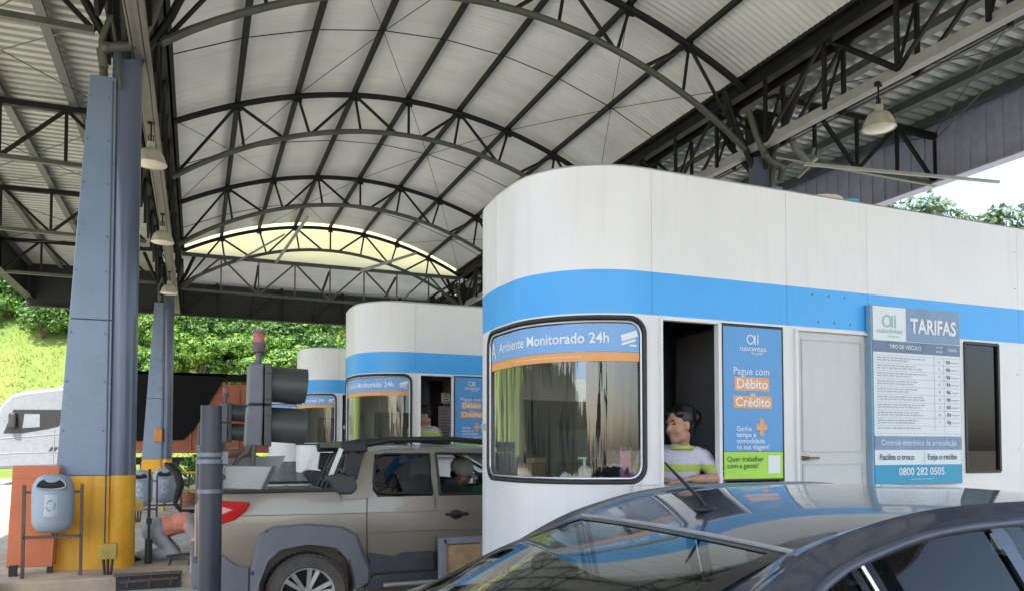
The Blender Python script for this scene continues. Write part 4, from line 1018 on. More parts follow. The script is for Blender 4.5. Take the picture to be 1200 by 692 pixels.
# plastic flares
fo = [(.397, .36), (.405, .66), (.46, .93), (.56, .985), (.84, 1.0), (1.12, .965), (1.245, .895), (1.30, .74), (1.36, .60), (1.36, .50), (1.22, .44)]
fi = [(.455, .36), (.47, .55), (.535, .725), (.63, .805), (.845, .835), (1.06, .80), (1.175, .69), (1.215, .56), (1.228, .48), (1.226, .45), (1.215, .42)]
for sgn in (-1, 1):
    for dx in (0, AX[1] - AX[0]):
        mb = MB(); n = len(fo)
        yo = lambda z, o: PYC + sgn * (.822 + o)
        vs = [(x + dx, yo(z, .004), z) for x, z in fo] + [(x * .93 + .07 * .84 + dx, yo(z, .042), .06 * .5 + z * .955 if z > .5 else z) for x, z in fo] + [(x + dx, yo(z, .052), z) for x, z in fi] + [(x + dx, yo(z, -.10), z) for x, z in fi]
        fs = []
        for L in range(3):
            for k in range(n - 1): fs.append((L * n + k, L * n + k + 1, (L + 1) * n + k + 1, (L + 1) * n + k))
        mb.faces(vs, fs); fl = mb.build('wheel_flare', CLAD, t, smooth=30)
        mb = MB()
        for x, z in ((.53, .945), (.845, .965), (1.17, .90), (.425, .63)): mb.lathe([(0, 0), (.018, 0), (.018, .008), (0, .01)], (x + dx, PYC + sgn * .852, z), (0, sgn, 0), 12)
        mb.build('bolt_cap', CLADD, fl)
    # lower cladding, sill and step bar
    def slab(name, pts, m_, o=.022, b=.006):
        mb = MB(); y = PYC + sgn * .800
        mb.prism([(x, y, z) for x, z in pts], (0, sgn, 0), o + .022); return mb.build(name, m_, t, bev=b)
    slab('door_cladding', [(1.345, .57), (1.345, .735), (1.55, .70), (1.62, .725), (1.895, .725), (1.895, .57)], CLADD)
    slab('door_cladding', [(1.925, .57), (1.925, .725), (2.9, .735), (2.95, .57)], CLADD)
    slab('sill', [(1.30, .44), (1.38, .555), (3.0, .555), (3.05, .44)], CLADD, .03)
    slab('quarter_cladding', [(.06, .42), (.06, .82), (.20, .78), (.30, .69), (.395, .675), (.39, .42)], CLAD, .014)
    mb = MB(); mb.tube([(1.45, PYC + sgn * .88, .47), (1.52, PYC + sgn * .90, .475), (2.85, PYC + sgn * .90, .475), (2.95, PYC + sgn * .88, .47)], .022, 10); mb.build('step_bar', mat('dull steel bar', (.32, .31, .29), .4, metal=.5), t, smooth=50)
    # tail lamp
    mb = MB(); y = PYC + sgn * .79
    mb.prism([(.015, y, 1.205), (.17, y, 1.20), (.405, y, 1.178), (.37, y, 1.11), (.29, y, 1.045), (.17, y, 1.01), (.02, y, 1.0)], (0, sgn, 0), .047)
    tl = mb.build('tail_light', mat('red lamp plastic', (.50, .012, .012), .15, var=.1, coat=.6), t, bev=.012)
    mb = MB(); mb.prism([(.02, y + sgn * .047, 1.155), (.20, y + sgn * .047, 1.15), (.27, y + sgn * .047, 1.125), (.17, y + sgn * .047, 1.085), (.02, y + sgn * .047, 1.08)], (0, sgn, 0), .004); mb.build('clear_lens', mat('pinkish lens', (.75, .40, .38), .15, coat=.6), tl)
    # door seams, ridge lines and handles
    mb = MB()
    for P_ in ([(1.325, 1.19), (1.318, 1.0), (1.322, .75), (1.345, .56)], [(1.912, 1.19), (1.915, .56)], [(2.95, 1.19), (2.93, .8), (2.90, .56)], [(1.10, 1.24), (1.12, 1.1)]):
        mb.tube([(x, PYC + sgn * (.828 if z < 1.1 else .806), z) for x, z in P_], .004, 5)
    mb.build('door_seam', BLACK, t)
    mb = MB()
    for za, zb in ((.905, .90), (1.075, 1.065)):
        mb.tube([(.25, PYC + sgn * (.820 if za < 1 else .814), za), (1.30, PYC + sgn * (.822 if za < 1 else .815), zb), (2.9, PYC + sgn * (.822 if za < 1 else .815), zb)], .0045, 6)
    mb.build('ridge_line', CHAMP, t, smooth=60)
    mb = MB(); mb.ell((2.10, PYC + sgn * .82, 1.03), (.06, .015, .04)); mb.build('handle_recess', BLACK, t)
    mb = MB(); mb.box((2.10, PYC + sgn * .842, 1.035), (.21, .022, .026), bev=.008); mb.build('door_handle', BLACK, t)
# cab: roof, pillars, glass
cz = interp([(1.12, 1.26), (1.30, 1.54), (1.40, 1.605), (1.7, 1.635), (2.2, 1.64), (2.55, 1.615), (2.9, 1.46), (3.35, 1.16)])
ch = interp([(1.12, .70), (1.4, .60), (2.2, .605), (2.6, .60), (3.35, .70)])
def rp_(u, v, o=0.0):
    x = 1.30 + (2.60 - 1.30) * v; s = 2 * u - 1
    return Vector((x, PYC + s * ch(x), cz(x) - .035 * abs(s) ** 2.5 + o))
tz = interp([(1.20, 1.44), (1.36, 1.545), (1.55, 1.565), (2.2, 1.575), (2.5, 1.555), (2.85, 1.40), (3.30, 1.195)])
th_ = lambda x: .665 + (.08 if x > 2.8 else 0) * (x - 2.8)
mb = MB(); mb.grid(rp_, 20, 24, lambda u, v: rp_(u, v, -.02))
def ps(sgn, x, z, off=0.0):
    """cab side: leans in from belt (z 1.195) to the window heads"""
    t_ = (1.575 - z) / (1.575 - 1.195); return Vector((x, PYC + sgn * (.655 + (.797 - .655) * max(0, min(1, t_)) + .012 * math.sin(math.pi * max(0, min(1, t_))) + off), z))
for sgn in (-1, 1):
    mb.grid(lambda u, v: Vector((1.30 + 1.3 * u, PYC + sgn * ch(1.30 + 1.3 * u), cz(1.30 + 1.3 * u) - .035)).lerp(ps(sgn, 1.30 + 1.3 * u, tz(1.30 + 1.3 * u)), v) + Vector((0, sgn * .012 * math.sin(math.pi * v), .012 * math.sin(math.pi * v))), 20, 4)
    # side frame with two openings built as strips
    def strip_(xa, xb, za, zb, nu=6, nv=6): mb.grid(lambda u, v: ps(sgn, xa(v) + (xb(v) - xa(v)) * u, za + (zb - za) * v), nu, nv, lambda u, v: ps(sgn, xa(v) + (xb(v) - xa(v)) * u, za + (zb - za) * v, -.04))
    strip_(lambda v: 1.10 + .20 * v, lambda v: 1.365 + .05 * v, 1.19, 1.565)       # rear pillar
    strip_(lambda v: 1.895 + .0 * v, lambda v: 1.952, 1.19, 1.575)                # door post
    mb.grid(lambda u, v: Vector(ps(sgn, 1.36 + .06 * u, 1.19 + (.09) * (1 - u) * v)), 4, 3)
    strip_(lambda v: 1.30, lambda v: 2.55, 1.553, 1.580, 12, 2)
    mb.grid(lambda u, v: ps(sgn, 2.52 + .75 * u + .0, 1.56 - .365 * u) + Vector((.06 * v, 0, .0)), 12, 3, lambda u, v: ps(sgn, 2.52 + .75 * u, 1.56 - .365 * u, -.03) + Vector((.06 * v, 0, 0)))
mb.build('cab', CHAMP, t, smooth=35)
for sgn in (-1, 1):
    mb = MB(); mb.grid(lambda u, v: ps(sgn, 1.36 + .545 * u + .05 * v * (1 - u), 1.19 + .375 * v, -.012), 8, 6); g_ = mb.build('rear_side_window', DGLASS, t, smooth=60)
    mb = MB(); P_ = [(1.895, 1.555), (1.895, 1.215), (1.46, 1.225), (1.40, 1.25), (1.385, 1.31), (1.41, 1.48), (1.44, 1.54), (1.50, 1.555)]
    mb.loop([ps(sgn, x, z, .002) for x, z in P_], .012, 6); mb.build('window_seal', RUBBER, g_, smooth=60)
    if sgn > 0:
        pass
    mb = MB(); mb.grid(lambda u, v: ps(sgn, 1.955 + (1.0 - .45 * v) * u, 1.19 + (.10 if sgn < 0 else .10) * v, -.014), 6, 3); g_ = mb.build('front_side_window', TGLASS, t, smooth=60)
    mb = MB(); P_ = [(1.957, 1.56), (1.957, 1.205), (3.05, 1.205), (2.55, 1.545)]
    for a, b in zip(P_, P_[1:] + P_[:1]): mb.tube([ps(sgn, a[0] + (b[0] - a[0]) * k / 6, a[1] + (b[1] - a[1]) * k / 6, .002) for k in range(7)], .012, 6)
    mb.build('window_seal', RUBBER, g_)
    # roof rail
    mb = MB(); mb.tube([(1.27, PYC + sgn * .60, 1.575), (1.36, PYC + sgn * .60, 1.64), (1.55, PYC + sgn * .60, 1.678), (2.1, PYC + sgn * .60, 1.688), (2.40, PYC + sgn * .60, 1.665), (2.6, PYC + sgn * .60, 1.59)], [.03, .03, .026, .024, .026, .03], 10); mb.build('roof_rail', BLACK, t, smooth=50)
    # load-bed roll bar: cap, panel, wedge and bright strut
    y = PYC + sgn * .70
    mb = MB(); mb.prism([(1.13, y + sgn * -.06, 1.565), (1.115, y - sgn * .06, 1.655), (1.33, y - sgn * .06, 1.655), (1.345, y - sgn * .06, 1.575)], (0, sgn, 0), .09); rb = mb.build('roll_bar', BLACK, t, bev=.012)
    mb = MB(); mb.prism([(1.14, y, 1.40), (1.16, y, 1.56), (1.30, y, 1.56), (1.25, y, 1.33)], (0, sgn, 0), .055); mb.build('side_panel', BLACK, rb, bev=.006)
    mb = MB(); mb.prism([(.985, y, 1.36), (1.03, y, 1.39), (1.22, y, 1.37), (1.245, y, 1.27), (1.20, y, 1.225), (1.09, y, 1.225)], (0, sgn, 0), .115); mb.build('foot_wedge', CLADD, rb, bev=.015)
    mb = MB(); mb.bar((1.03, y + sgn * .04, 1.37), (1.12, y + sgn * .03, 1.60), .032); mb.build('bright_strut', mat('dull silver', (.6, .6, .6), .3, metal=.6), rb)
mb = MB(); mb.box((1.22, PYC, 1.635), (.16, 1.30, .06), bev=.015); mb.build('roll_bar_top', BLACK, t)
mb = MB(); mb.grid(lambda u, v: Vector((1.15 + .17 * v, PYC + (2 * u - 1) * (.68 - .06 * v), 1.20 + .36 * v)), 4, 4); rw = mb.build('rear_window', DGLASS, t)
mb = MB()
for k in range(5): yy = PYC - .5 + .25 * k; mb.tube([(1.10, yy, 1.22), (1.24, yy, 1.56)], .010, 6)
for zz in (1.30, 1.42): mb.tube([(1.08 + (zz - 1.22) * .41 + .02, PYC - .6, zz), (1.10 + (zz - 1.22) * .41, PYC + .6, zz)], .010, 6)
mb.build('guard_bars', BLACK, t)
def wsp(u, v): 
    x = 2.60 + .74 * v; s = 2 * u - 1; return Vector((x - .10 * s * s * v, PYC + s * ch(x), cz(x) - .035 * abs(s) ** 2.5))
mb = MB(); mb.grid(wsp, 12, 8); mb.build('windscreen', TGLASS, t, smooth=60)
mb = MB(); mb.box((.62, PYC, 1.215), (1.0, 1.46, .03), bev=.01); 
for k in range(5): mb.tube([(.14 + .23 * k, PYC - .72, 1.232), (.14 + .23 * k, PYC + .72, 1.232)], .010, 6)
mb.build('tonneau_cover', mat('brownish grey cover', (.13, .115, .10), .75), t)
for sgn in (-1, 1):
    mb = MB(); mb.box((.60, PYC + sgn * .775, 1.262), (1.02, .055, .028), bev=.008); mb.build('bed_rail_cap', BLACK, t)
mb = MB(); mb.box((.035, PYC, .62), (.12, 1.55, .22), bev=.04); mb.build('rear_bumper', CLAD, t)
mb = MB(); mb.box((.012, PYC, .95), (.03, 1.20, .42), bev=.01); mb.build('tailgate', CHAMP, t)
mb = MB(); mb.box((-.03, PYC, .63), (.01, .40, .13)); mb.build('number_plate', mat('plate grey', (.5, .5, .5), .5), t)
for sgn in (-1, 1):
    mb = MB(); mb.box((4.28, PYC + sgn * .58, .88), (.14, .28, .14), bev=.03); mb.build('headlight', CHROME, t)
    mb = MB(); mb.box((2.95, PYC + sgn * .93, 1.25), (.12, .2, .17), bev=.04); mb.build('mirror', BLACK, t)
mb = MB(); mb.box((4.36, PYC, .55), (.14, 1.5, .28), bev=.05); mb.build('front_bumper', CLADD, t)
for dy in (-.36, .36):
    mb = MB(); mb.box((2.18, PYC + dy, 1.06), (.15, .46, .56), rot=(0, -.2, 0), bev=.05); mb.box((2.44, PYC + dy, .80), (.5, .46, .14), bev=.04); s_ = mb.build('front_seat', SEAT, t, smooth=40)
    mb = MB(); mb.box((1.74, PYC + dy, 1.38), (.10, .27, .17), bev=.04); mb.build('headrest', SEAT, s_, smooth=40)
mb = MB(); mb.box((3.0, PYC, 1.05), (.4, 1.38, .22), bev=.05); mb.build('dashboard', BLACK, t)
mb = MB(); mb.loop([Vector((2.62 + .07 * math.sin(a), PYC + .36 + .18 * math.cos(a), 1.16 + .17 * math.sin(a))) for a in [2 * math.pi * k / 24 for k in range(24)]], .014, 8); mb.tube([(2.62, PYC + .36, 1.16), (2.9, PYC + .36, 1.05)], .03, 8); mb.build('steering_wheel', BLACK, t, smooth=50)

# ---------------------------------------------------------------- lorry on the road beyond the canopy
TY = 30.4; GT = gz(31)
LW = mat('lorry white shaded', (.17, .187, .21), .3, var=.10)  # white paint darkened so the sunlit cab reads as shaded
t = thing('tipper_lorry', 'white lorry cab with an orange trailer under a black cover, beyond the canopy', 'lorry', (-1, TY + 1.2, GT))
mb = MB(); P_ = [(-6.45, .9), (-6.43, 1.8), (-6.33, 2.3), (-6.12, 3.05), (-5.80, 3.44), (-5.3, 3.58), (-4.35, 3.72), (-4.05, 3.70), (-3.95, 3.3), (-3.9, 1.0)]
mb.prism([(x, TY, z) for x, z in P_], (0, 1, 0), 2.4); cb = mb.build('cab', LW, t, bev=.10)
for sgn, yy in ((-1, TY), (1, TY + 2.4)):
    mb = MB(); mb.prism([(x, yy - sgn * .01, z) for x, z in [(-6.0, 2.12), (-5.72, 2.92), (-4.32, 2.94), (-4.25, 2.68), (-4.38, 2.38), (-4.7, 2.28), (-5.5, 2.12)]], (0, sgn, 0), .022); mb.build('side_window', mat('lorry window', (.008, .009, .011), .25), cb)
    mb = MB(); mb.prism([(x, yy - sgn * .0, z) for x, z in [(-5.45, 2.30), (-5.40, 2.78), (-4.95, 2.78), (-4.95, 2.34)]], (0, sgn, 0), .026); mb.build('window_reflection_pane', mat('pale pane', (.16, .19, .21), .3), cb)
    mb = MB(); mb.box((-5.72, yy + sgn * .16, 2.55), (.22, .2, .52), bev=.06); mb.box((-5.6, yy + sgn * .06, 2.32), (.05, .2, .05)); mb.build('mirror', BLACK, cb)
    mb = MB()
    for pts in ([(-6.3, 1.92), (-5.4, 2.0), (-3.95, 2.16)], [(-6.4, 1.4), (-5.6, 1.46), (-4.0, 1.5)], [(-4.55, 1.0), (-4.5, 2.25)]): mb.tube([(x, yy + sgn * .004, z) for x, z in pts], .014, 5)
    mb.build('panel_line', mat('line grey', (.2, .22, .25), .6), cb)
    mb = MB(); mb.prism([(-4.68, yy, 1.50), (-4.60, yy, 1.66), (-4.52, yy, 1.66), (-4.60, yy, 1.50)], (0, sgn, 0), .012); mb.prism([(-4.56, yy, 1.50), (-4.48, yy, 1.66), (-4.40, yy, 1.66), (-4.48, yy, 1.50)], (0, sgn, 0), .012); mb.build('vent', BLACK, cb)
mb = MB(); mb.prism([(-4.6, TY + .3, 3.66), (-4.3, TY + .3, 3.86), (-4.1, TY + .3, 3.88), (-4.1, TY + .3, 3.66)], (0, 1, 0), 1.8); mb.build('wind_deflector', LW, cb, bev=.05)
OR2 = mat('orange trailer paint', (.29, .092, .045), .6, var=.12, vscale=.8, streak=.3)
mb = MB(); mb.prism([(x, TY + .02, z) for x, z in [(-2.75, 1.45), (-2.75, 4.0), (4.9, 4.0), (4.9, 1.45)]], (0, 1, 0), 2.36); tr_ = mb.build('trailer', OR2, t, bev=.03)
mb = MB()
for k in range(10): mb.box((-.2 + .55 * k, TY - .01, 2.7), (.06, .06, 2.4))
mb.box((1.1, TY - .02, 1.5), (7.5, .06, .12)); mb.build('rib', OR2, tr_)
CV = mat('black tarpaulin', (.006, .006, .006), .9, var=.3, spec=.15)
mb = MB(); mb.prism([(x, TY - .05, z) for x, z in [(-2.78, 1.85), (-2.78, 4.36), (1.05, 4.36), (.55, 3.5), (-.1, 2.25), (-.45, 1.92)]], (0, 1, 0), .05); mb.box((1.07, TY + 1.2, 4.32), (7.7, 2.5, .10)); mb.box((3.0, TY - .02, 4.22), (3.9, .04, .16)); mb.build('cover', CV, tr_)
for x in (-5.2, -2.6, 2.0, 3.2, 4.3):
    for yy in (TY + .2, TY + 2.2):
        mb = MB(); mb.lathe([(0, -.14), (.3, -.14), (.48, -.12), (.5, 0), (.48, .12), (.3, .14), (0, .10)], (x, yy, GT + .5), (0, 1, 0), 28); mb.build('wheel', TYRE, t, smooth=40)
mb = MB(); mb.box((-.3, TY + .8, 1.15), (9, .2, .26)); mb.box((-.3, TY + 1.6, 1.15), (9, .2, .26)); mb.box((-1.2, TY + .3, .85), (1.3, .5, .55), bev=.05); mb.box((.6, TY + .25, .8), (1.0, .1, .5)); mb.build('chassis', BLACK, t)
# ================================================================== PLANTS
LEAF1 = leafmat('bush leaves', (.022, .065, .012), (.055, .14, .020), (.12, .22, .035))
LEAF2 = leafmat('lime bush leaves', (.045, .12, .012), (.10, .21, .02), (.20, .31, .045))
LEAF3 = leafmat('hazed tree leaves', (.06, .10, .055), (.10, .15, .08), (.16, .21, .12))  # leaf colour paled to carry the flare and haze over the skyline
BARK = mat('bark', (.12, .085, .055), .9, var=.3, vscale=5)
def leaf_cloud(mb, blobs, n, size, seed):
    rnd = random.Random(seed)
    tot = sum(b[3] * b[4] for b in blobs)
    for b in blobs:
        k = int(n * b[3] * b[4] / tot)
        for _ in range(k):
            while True:
                p = Vector((rnd.uniform(-1, 1), rnd.uniform(-1, 1), rnd.uniform(-1, 1)))
                if .25 < p.length < 1: break
            p = p.normalized() * p.length ** .5
            c = Vector((b[0] + p.x * b[3], b[1] + p.y * b[3], b[2] + p.z * b[4]))
            if noise.noise(c * (1.3 / max(.6, b[3]))) < -.18: continue
            s = size * rnd.uniform(.6, 1.4)
            nn = (p + Vector((rnd.uniform(-1, 1), rnd.uniform(-1, 1), rnd.uniform(-.4, 1.2))) * .9).normalized()
            u = nn.orthogonal().normalized(); u.rotate(Matrix.Rotation(rnd.uniform(0, 6.28), 3, nn)); v = nn.cross(u)
            vs = [mb.bm.verts.new(q) for q in (c - u * s, c + v * s * .45 - u * .1 * s, c + u * s + nn * s * .2, c - v * s * .45)]
            mb.bm.faces.new(vs)
def bush(name, label, cat, seed, r, h, leaf, grp, trunk=.0, n=900, size=.16, slim=1.0):
    rnd = random.Random(seed)
    t = thing(name, label, cat, (0, 0, 0), grp)
    mb = MB(); bl = []
    for k in range(7):
        a = rnd.uniform(0, 6.28); q = rnd.uniform(.2, .75) * r * slim
        bl.append((q * math.cos(a), q * math.sin(a), trunk + h * rnd.uniform(.2, .85), r * rnd.uniform(.38, .62) * slim, h * rnd.uniform(.16, .30)))
    leaf_cloud(mb, bl, n, size, seed + 1); mb.build('crown', leaf, t, recalc=False)
    mb = MB(); top = trunk + h * .55
    mb.tube([(0, 0, -.3), (.04 * r, .02, trunk * .5 + .1), (-.03 * r, .05 * r, top)], [.05 * r + .03, .04 * r + .02, .02], 7)
    for b in bl[:5]: mb.tube([(0, 0, max(.1, trunk * .8)), (b[0] * .5, b[1] * .5, (trunk * .8 + b[2]) * .5 + .1), b[:3]], [.03 * r + .01, .02 * r + .008, .01], 5)
    mb.build('trunk', BARK, t, smooth=60)
    return t
def scatter(protos, spots, labels):
    for i, (x, y, s) in enumerate(spots):
        k = i % len(protos); z = gz(y) - .05 + hill_h(x, y)
        if i < len(protos): o = protos[k]; o.location = (x, y, z); o.scale = (s, s, s)
        else: o = dup(protos[k], (x, y, z), sc_=s)
        o.rotation_euler = (0, 0, random.uniform(0, 6.28))
rnd = random.Random(21)
G1 = 'bushes covering the upper hillside'
pr = [bush('hillside_bush', 'dense green bush growing on the steep hillside beyond the canopy', 'bush', s, 1.5, 2.4, m_, G1, n=2400, size=.115) for s, m_ in ((1, LEAF1), (2, LEAF2), (3, LEAF1), (4, LEAF2))]
spots = []
while len(spots) < 230:
    y = 41 + 15 * rnd.random() ** 1.4; x = rnd.uniform(-.24, .22) * y + rnd.uniform(-2, 2)
    e = hill_h(x, y)
    if y < (43.9 if x < -3.2 else 40.6) + .8 * math.sin(x * 1.3): continue
    spots.append((x, y, rnd.uniform(.45, 1.0)))
scatter(pr, spots, None)
G2 = 'tall trees on the skyline at the right'
pr2 = [bush('skyline_tree', 'tall loose-crowned tree on the hill skyline above the white booth', 'tree', 30 + s, 2.8, 6.5, LEAF3, G2, trunk=4.5, n=1500, size=.26, slim=.9) for s in range(3)]
spots = []
for k in range(16): 
    y = rnd.uniform(44, 62); spots.append((y * (1.06 + .48 * (k + rnd.random()) / 16), y, rnd.uniform(1.25, 1.5)))
scatter(pr2, spots, None)
# a few trees on the open side, mirrored in the booth glass
pr3 = [bush('bank_tree', 'broad dark tree on the green bank at the open side of the plaza', 'tree', 50 + s, 2.6, 5.0, LEAF1, 'trees on the bank at the open side', trunk=3.5, n=900, size=.3) for s in range(2)]
for i, (x, y) in enumerate(((-36, -30), (-38, -20), (-35, -9), (-38, 0), (-36, 9), (-39, 18), (-36, 27), (-40, 36))):
    z = gz(y) + .6; o = pr3[i] if i < 2 else dup(pr3[i % 2], (x, y, z)); o.location = (x, y, z); o.rotation_euler = (0, 0, i * 1.3); o.scale = (1.1 + .1 * (i % 3),) * 3
# short grass on the lower slope
mb = MB(); rnd = random.Random(5)
for _ in range(26000):
    y = 37.5 + 22 * rnd.random() ** 1.3; x = rnd.uniform(-.26, .24) * y + rnd.uniform(-1, 1); z = gz(y) - .07 + hill_h(x, y)
    if z < gz(y): continue
    h = rnd.uniform(.05, .16); a = rnd.uniform(0, 3.14); wd = rnd.uniform(.012, .03); lx, ly = rnd.uniform(-.15, .15), rnd.uniform(-.15, .15)
    dx, dy = wd * math.cos(a), wd * math.sin(a)
    v = [mb.bm.verts.new(q) for q in ((x - dx, y - dy, z), (x + dx, y + dy, z), (x + lx + dx * .2, y + ly + dy * .2, z + h), (x + lx - dx * .2, y + ly - dy * .2, z + h))]
    mb.bm.faces.new(v)
g = mb.build('grass', leafmat('grass blades', (.07, .15, .012), (.11, .19, .018), (.18, .22, .05)), recalc=False); g['kind'] = 'stuff'; g['label'] = 'bright green grass on the lower hillside'

# ================================================================== PLAZA FURNITURE
IZ = gz(9.95) + .135       # top of the second island
def bin_(x, y, z0, label, face=0):
    """oval litter bin hung in an angle-iron frame"""
    t = thing('litter_bin', label, 'bin', (x, y, z0), 'oval litter bins in iron frames')
    mb = MB(); zc_ = z0 + .77
    prof = [(0, -.31), (.10, -.305), (.165, -.27), (.195, -.20), (.20, -.05), (.20, .12), (.19, .20), (.15, .27), (.09, .30), (0, .31)]
    mb.lathe(prof, (x, y, zc_), seg=32, sy=.78); b = mb.build('bowl', BIN, t, smooth=50)
    carve_ = None
    mb = MB(); q = [Vector((x + .135 * math.cos(a), y - .155 + .055 * (math.sin(a) > 0) * math.sin(a), zc_ + .185 + (.085 if math.sin(a) > 0 else .03) * math.sin(a))) for a in [2 * math.pi * k / 28 for k in range(28)]]
    c_ = mb.bm.verts.new((x, y - .165, zc_ + .19)); vs = [mb.bm.verts.new(p) for p in q]
    for k in range(28): mb.bm.faces.new([c_, vs[k], vs[(k + 1) % 28]])
    mb.build('opening', mat('bin inside', (.012, .013, .014), .8), b)
    mb = MB(); mb.loop(q, .010, 6); mb.build('rim', BIN, b, smooth=60)
    mb = MB(); mb.faces([(x + .135 * math.sin(a) / 1.0 * 1.0, y - .158 * math.cos(a * .9) - .003, z) for z in (zc_ - .13, zc_ + .10) for a in [-.62 + 1.24 * k / 8 for k in range(9)]], [(k, k + 1, 9 + k + 1, 9 + k) for k in range(8)])
    st = mb.build('sticker', mat('pale sticker', (.40, .46, .50), .5, var=.03), b, smooth=60)
    mb = MB()
    def fp(u, v): a = u * .62; return Vector((x + .135 * math.sin(a), y - .158 * math.cos(a * .9) - .006, zc_ - .015 + v))
    for k in range(3):
        a0 = R(90 + 120 * k)
        for j in range(3):
            a1 = a0 + R(-20 + 30 * j); a2 = a1 + R(26)
            mb.faces([fp(.55 * math.cos(a), .062 * math.sin(a) * (r_)) if False else fp(.55 * r_ * math.cos(a), .062 * r_ * math.sin(a)) for a, r_ in ((a1, .72), (a2, .72), (a2, 1.0), (a1, 1.0))], [(0, 1, 2, 3)])
    for k in range(2): mb.faces([fp(-.6, -.09 - .018 * k), fp(.6, -.09 - .018 * k), fp(.6, -.099 - .018 * k), fp(-.6, -.099 - .018 * k)], [(0, 1, 2, 3)])
    mb.build('emblem', mat('emblem slate', (.18, .23, .27), .5), st)
    mb = MB()
    for s in (-1, 1):
        mb.bar((x + s * .265, y, z0 - .01), (x + s * .265, y, z0 + .97), .030); mb.tube([(x + s * .20, y, zc_ + .12), (x + s * .265, y, zc_ + .12)], .012, 6)
    mb.bar((x - .265, y, z0 + .42), (x + .265, y, z0 + .42), .030); mb.tube([(x, y, z0 + .42), (x, y, zc_ - .30)], .015, 6); mb.build('frame', RUST, t)
    return t
bin_(-1.385, 9.35, IZ, 'oval grey litter bin standing in front of the orange board and yellow column foot')
bin_(-.86, 14.2, gz(14.2), 'far litter bin just right of the big column, carrying a pale sticker')
bin_(-.50, 15.0, gz(15), 'smaller litter bin behind, at the foot of the distant column')

t = thing('orange_board', 'faded orange upright board leaning beside the yellow column foot', 'board', (-1.62, 9.62, IZ))
mb = MB(); mb.prism([(-1.845, 9.60, IZ + .08), (-1.42, 9.60, IZ + .075), (-1.375, 9.66, 1.415), (-1.815, 9.66, 1.42)], (0, 1, 0), .035); b = mb.build('board', ORNG, t, bev=.004)
mb = MB(); mb.tube([(-1.36, 9.67, 1.42), (-1.40, 9.64, .35)], .010, 6); mb.tube([(-1.83, 9.655, 1.28), (-1.38, 9.655, 1.275)], .004, 5); mb.build('edge', mat('dark orange edge', (.25, .07, .04), .6), b)
mb = MB(); mb.box((-1.77, 9.55, IZ + .0), (.07, .07, .22)); mb.box((-1.45, 9.66, IZ + .04), (.05, .05, .1)); mb.build('foot', BLACK, t)

def jbox(x, y, z, label):
    t = thing('junction_box', label, 'box', (x, y, z), 'small ochre boxes on short legs')
    mb = MB(); mb.box((x, y, z + .25), (.17, .10, .165), bev=.01); mb.build('housing', OCHRE, t)
    mb = MB()
    for dx in (-.045, 0, .045): mb.tube([(x + dx, y, z + .17), (x + dx * .6, y, z - .01)], .014, 7)
    mb.build('legs', BLACK, t)
jbox(-.855, 9.28, IZ, 'small ochre junction box on short legs at the foot of the big column')
jbox(-.83, 13.4, gz(13.4) + .30, 'ochre junction box behind the big column, left of the kneeling worker')

# dark gap with brackets in the kerb face
t = thing('kerb_drain', 'dark drain opening with iron brackets set in the kerb by the column', 'drain', (-.45, 9.08, .12))
mb = MB(); mb.box((-.45, 9.085, .19), (.62, .03, .16)); mb.build('opening', BLACK, t)
mb = MB(); mb.bar((-.72, 9.055, .20), (-.16, 9.055, .215), .025); 
for x in (-.66, -.45, -.24): mb.bar((x, 9.06, .14), (x + .03, 9.06, .24), .02)
mb.bar((-.78, 9.06, .275), (-.12, 9.06, .275), .03); mb.build('bracket', RUST, t)
# rubber post at the left edge
t = thing('rubber_bollard', 'rounded dark grey rubber post at the far left edge', 'bollard', (-1.95, 9.0, gz(9)))
mb = MB(); mb.lathe([(0, 0), (.10, 0), (.10, .30), (.085, .36), (.05, .39), (0, .40)], (-1.90, 8.92, gz(9)), seg=24); mb.build('post', mat('grey rubber', (.05, .055, .06), .6), t, smooth=50)
mb = MB(); mb.lathe([(.102, .2), (.104, .2), (.104, .25), (.102, .25)], (-1.90, 8.92, gz(9)), seg=24); mb.build('band', CLAD, t)

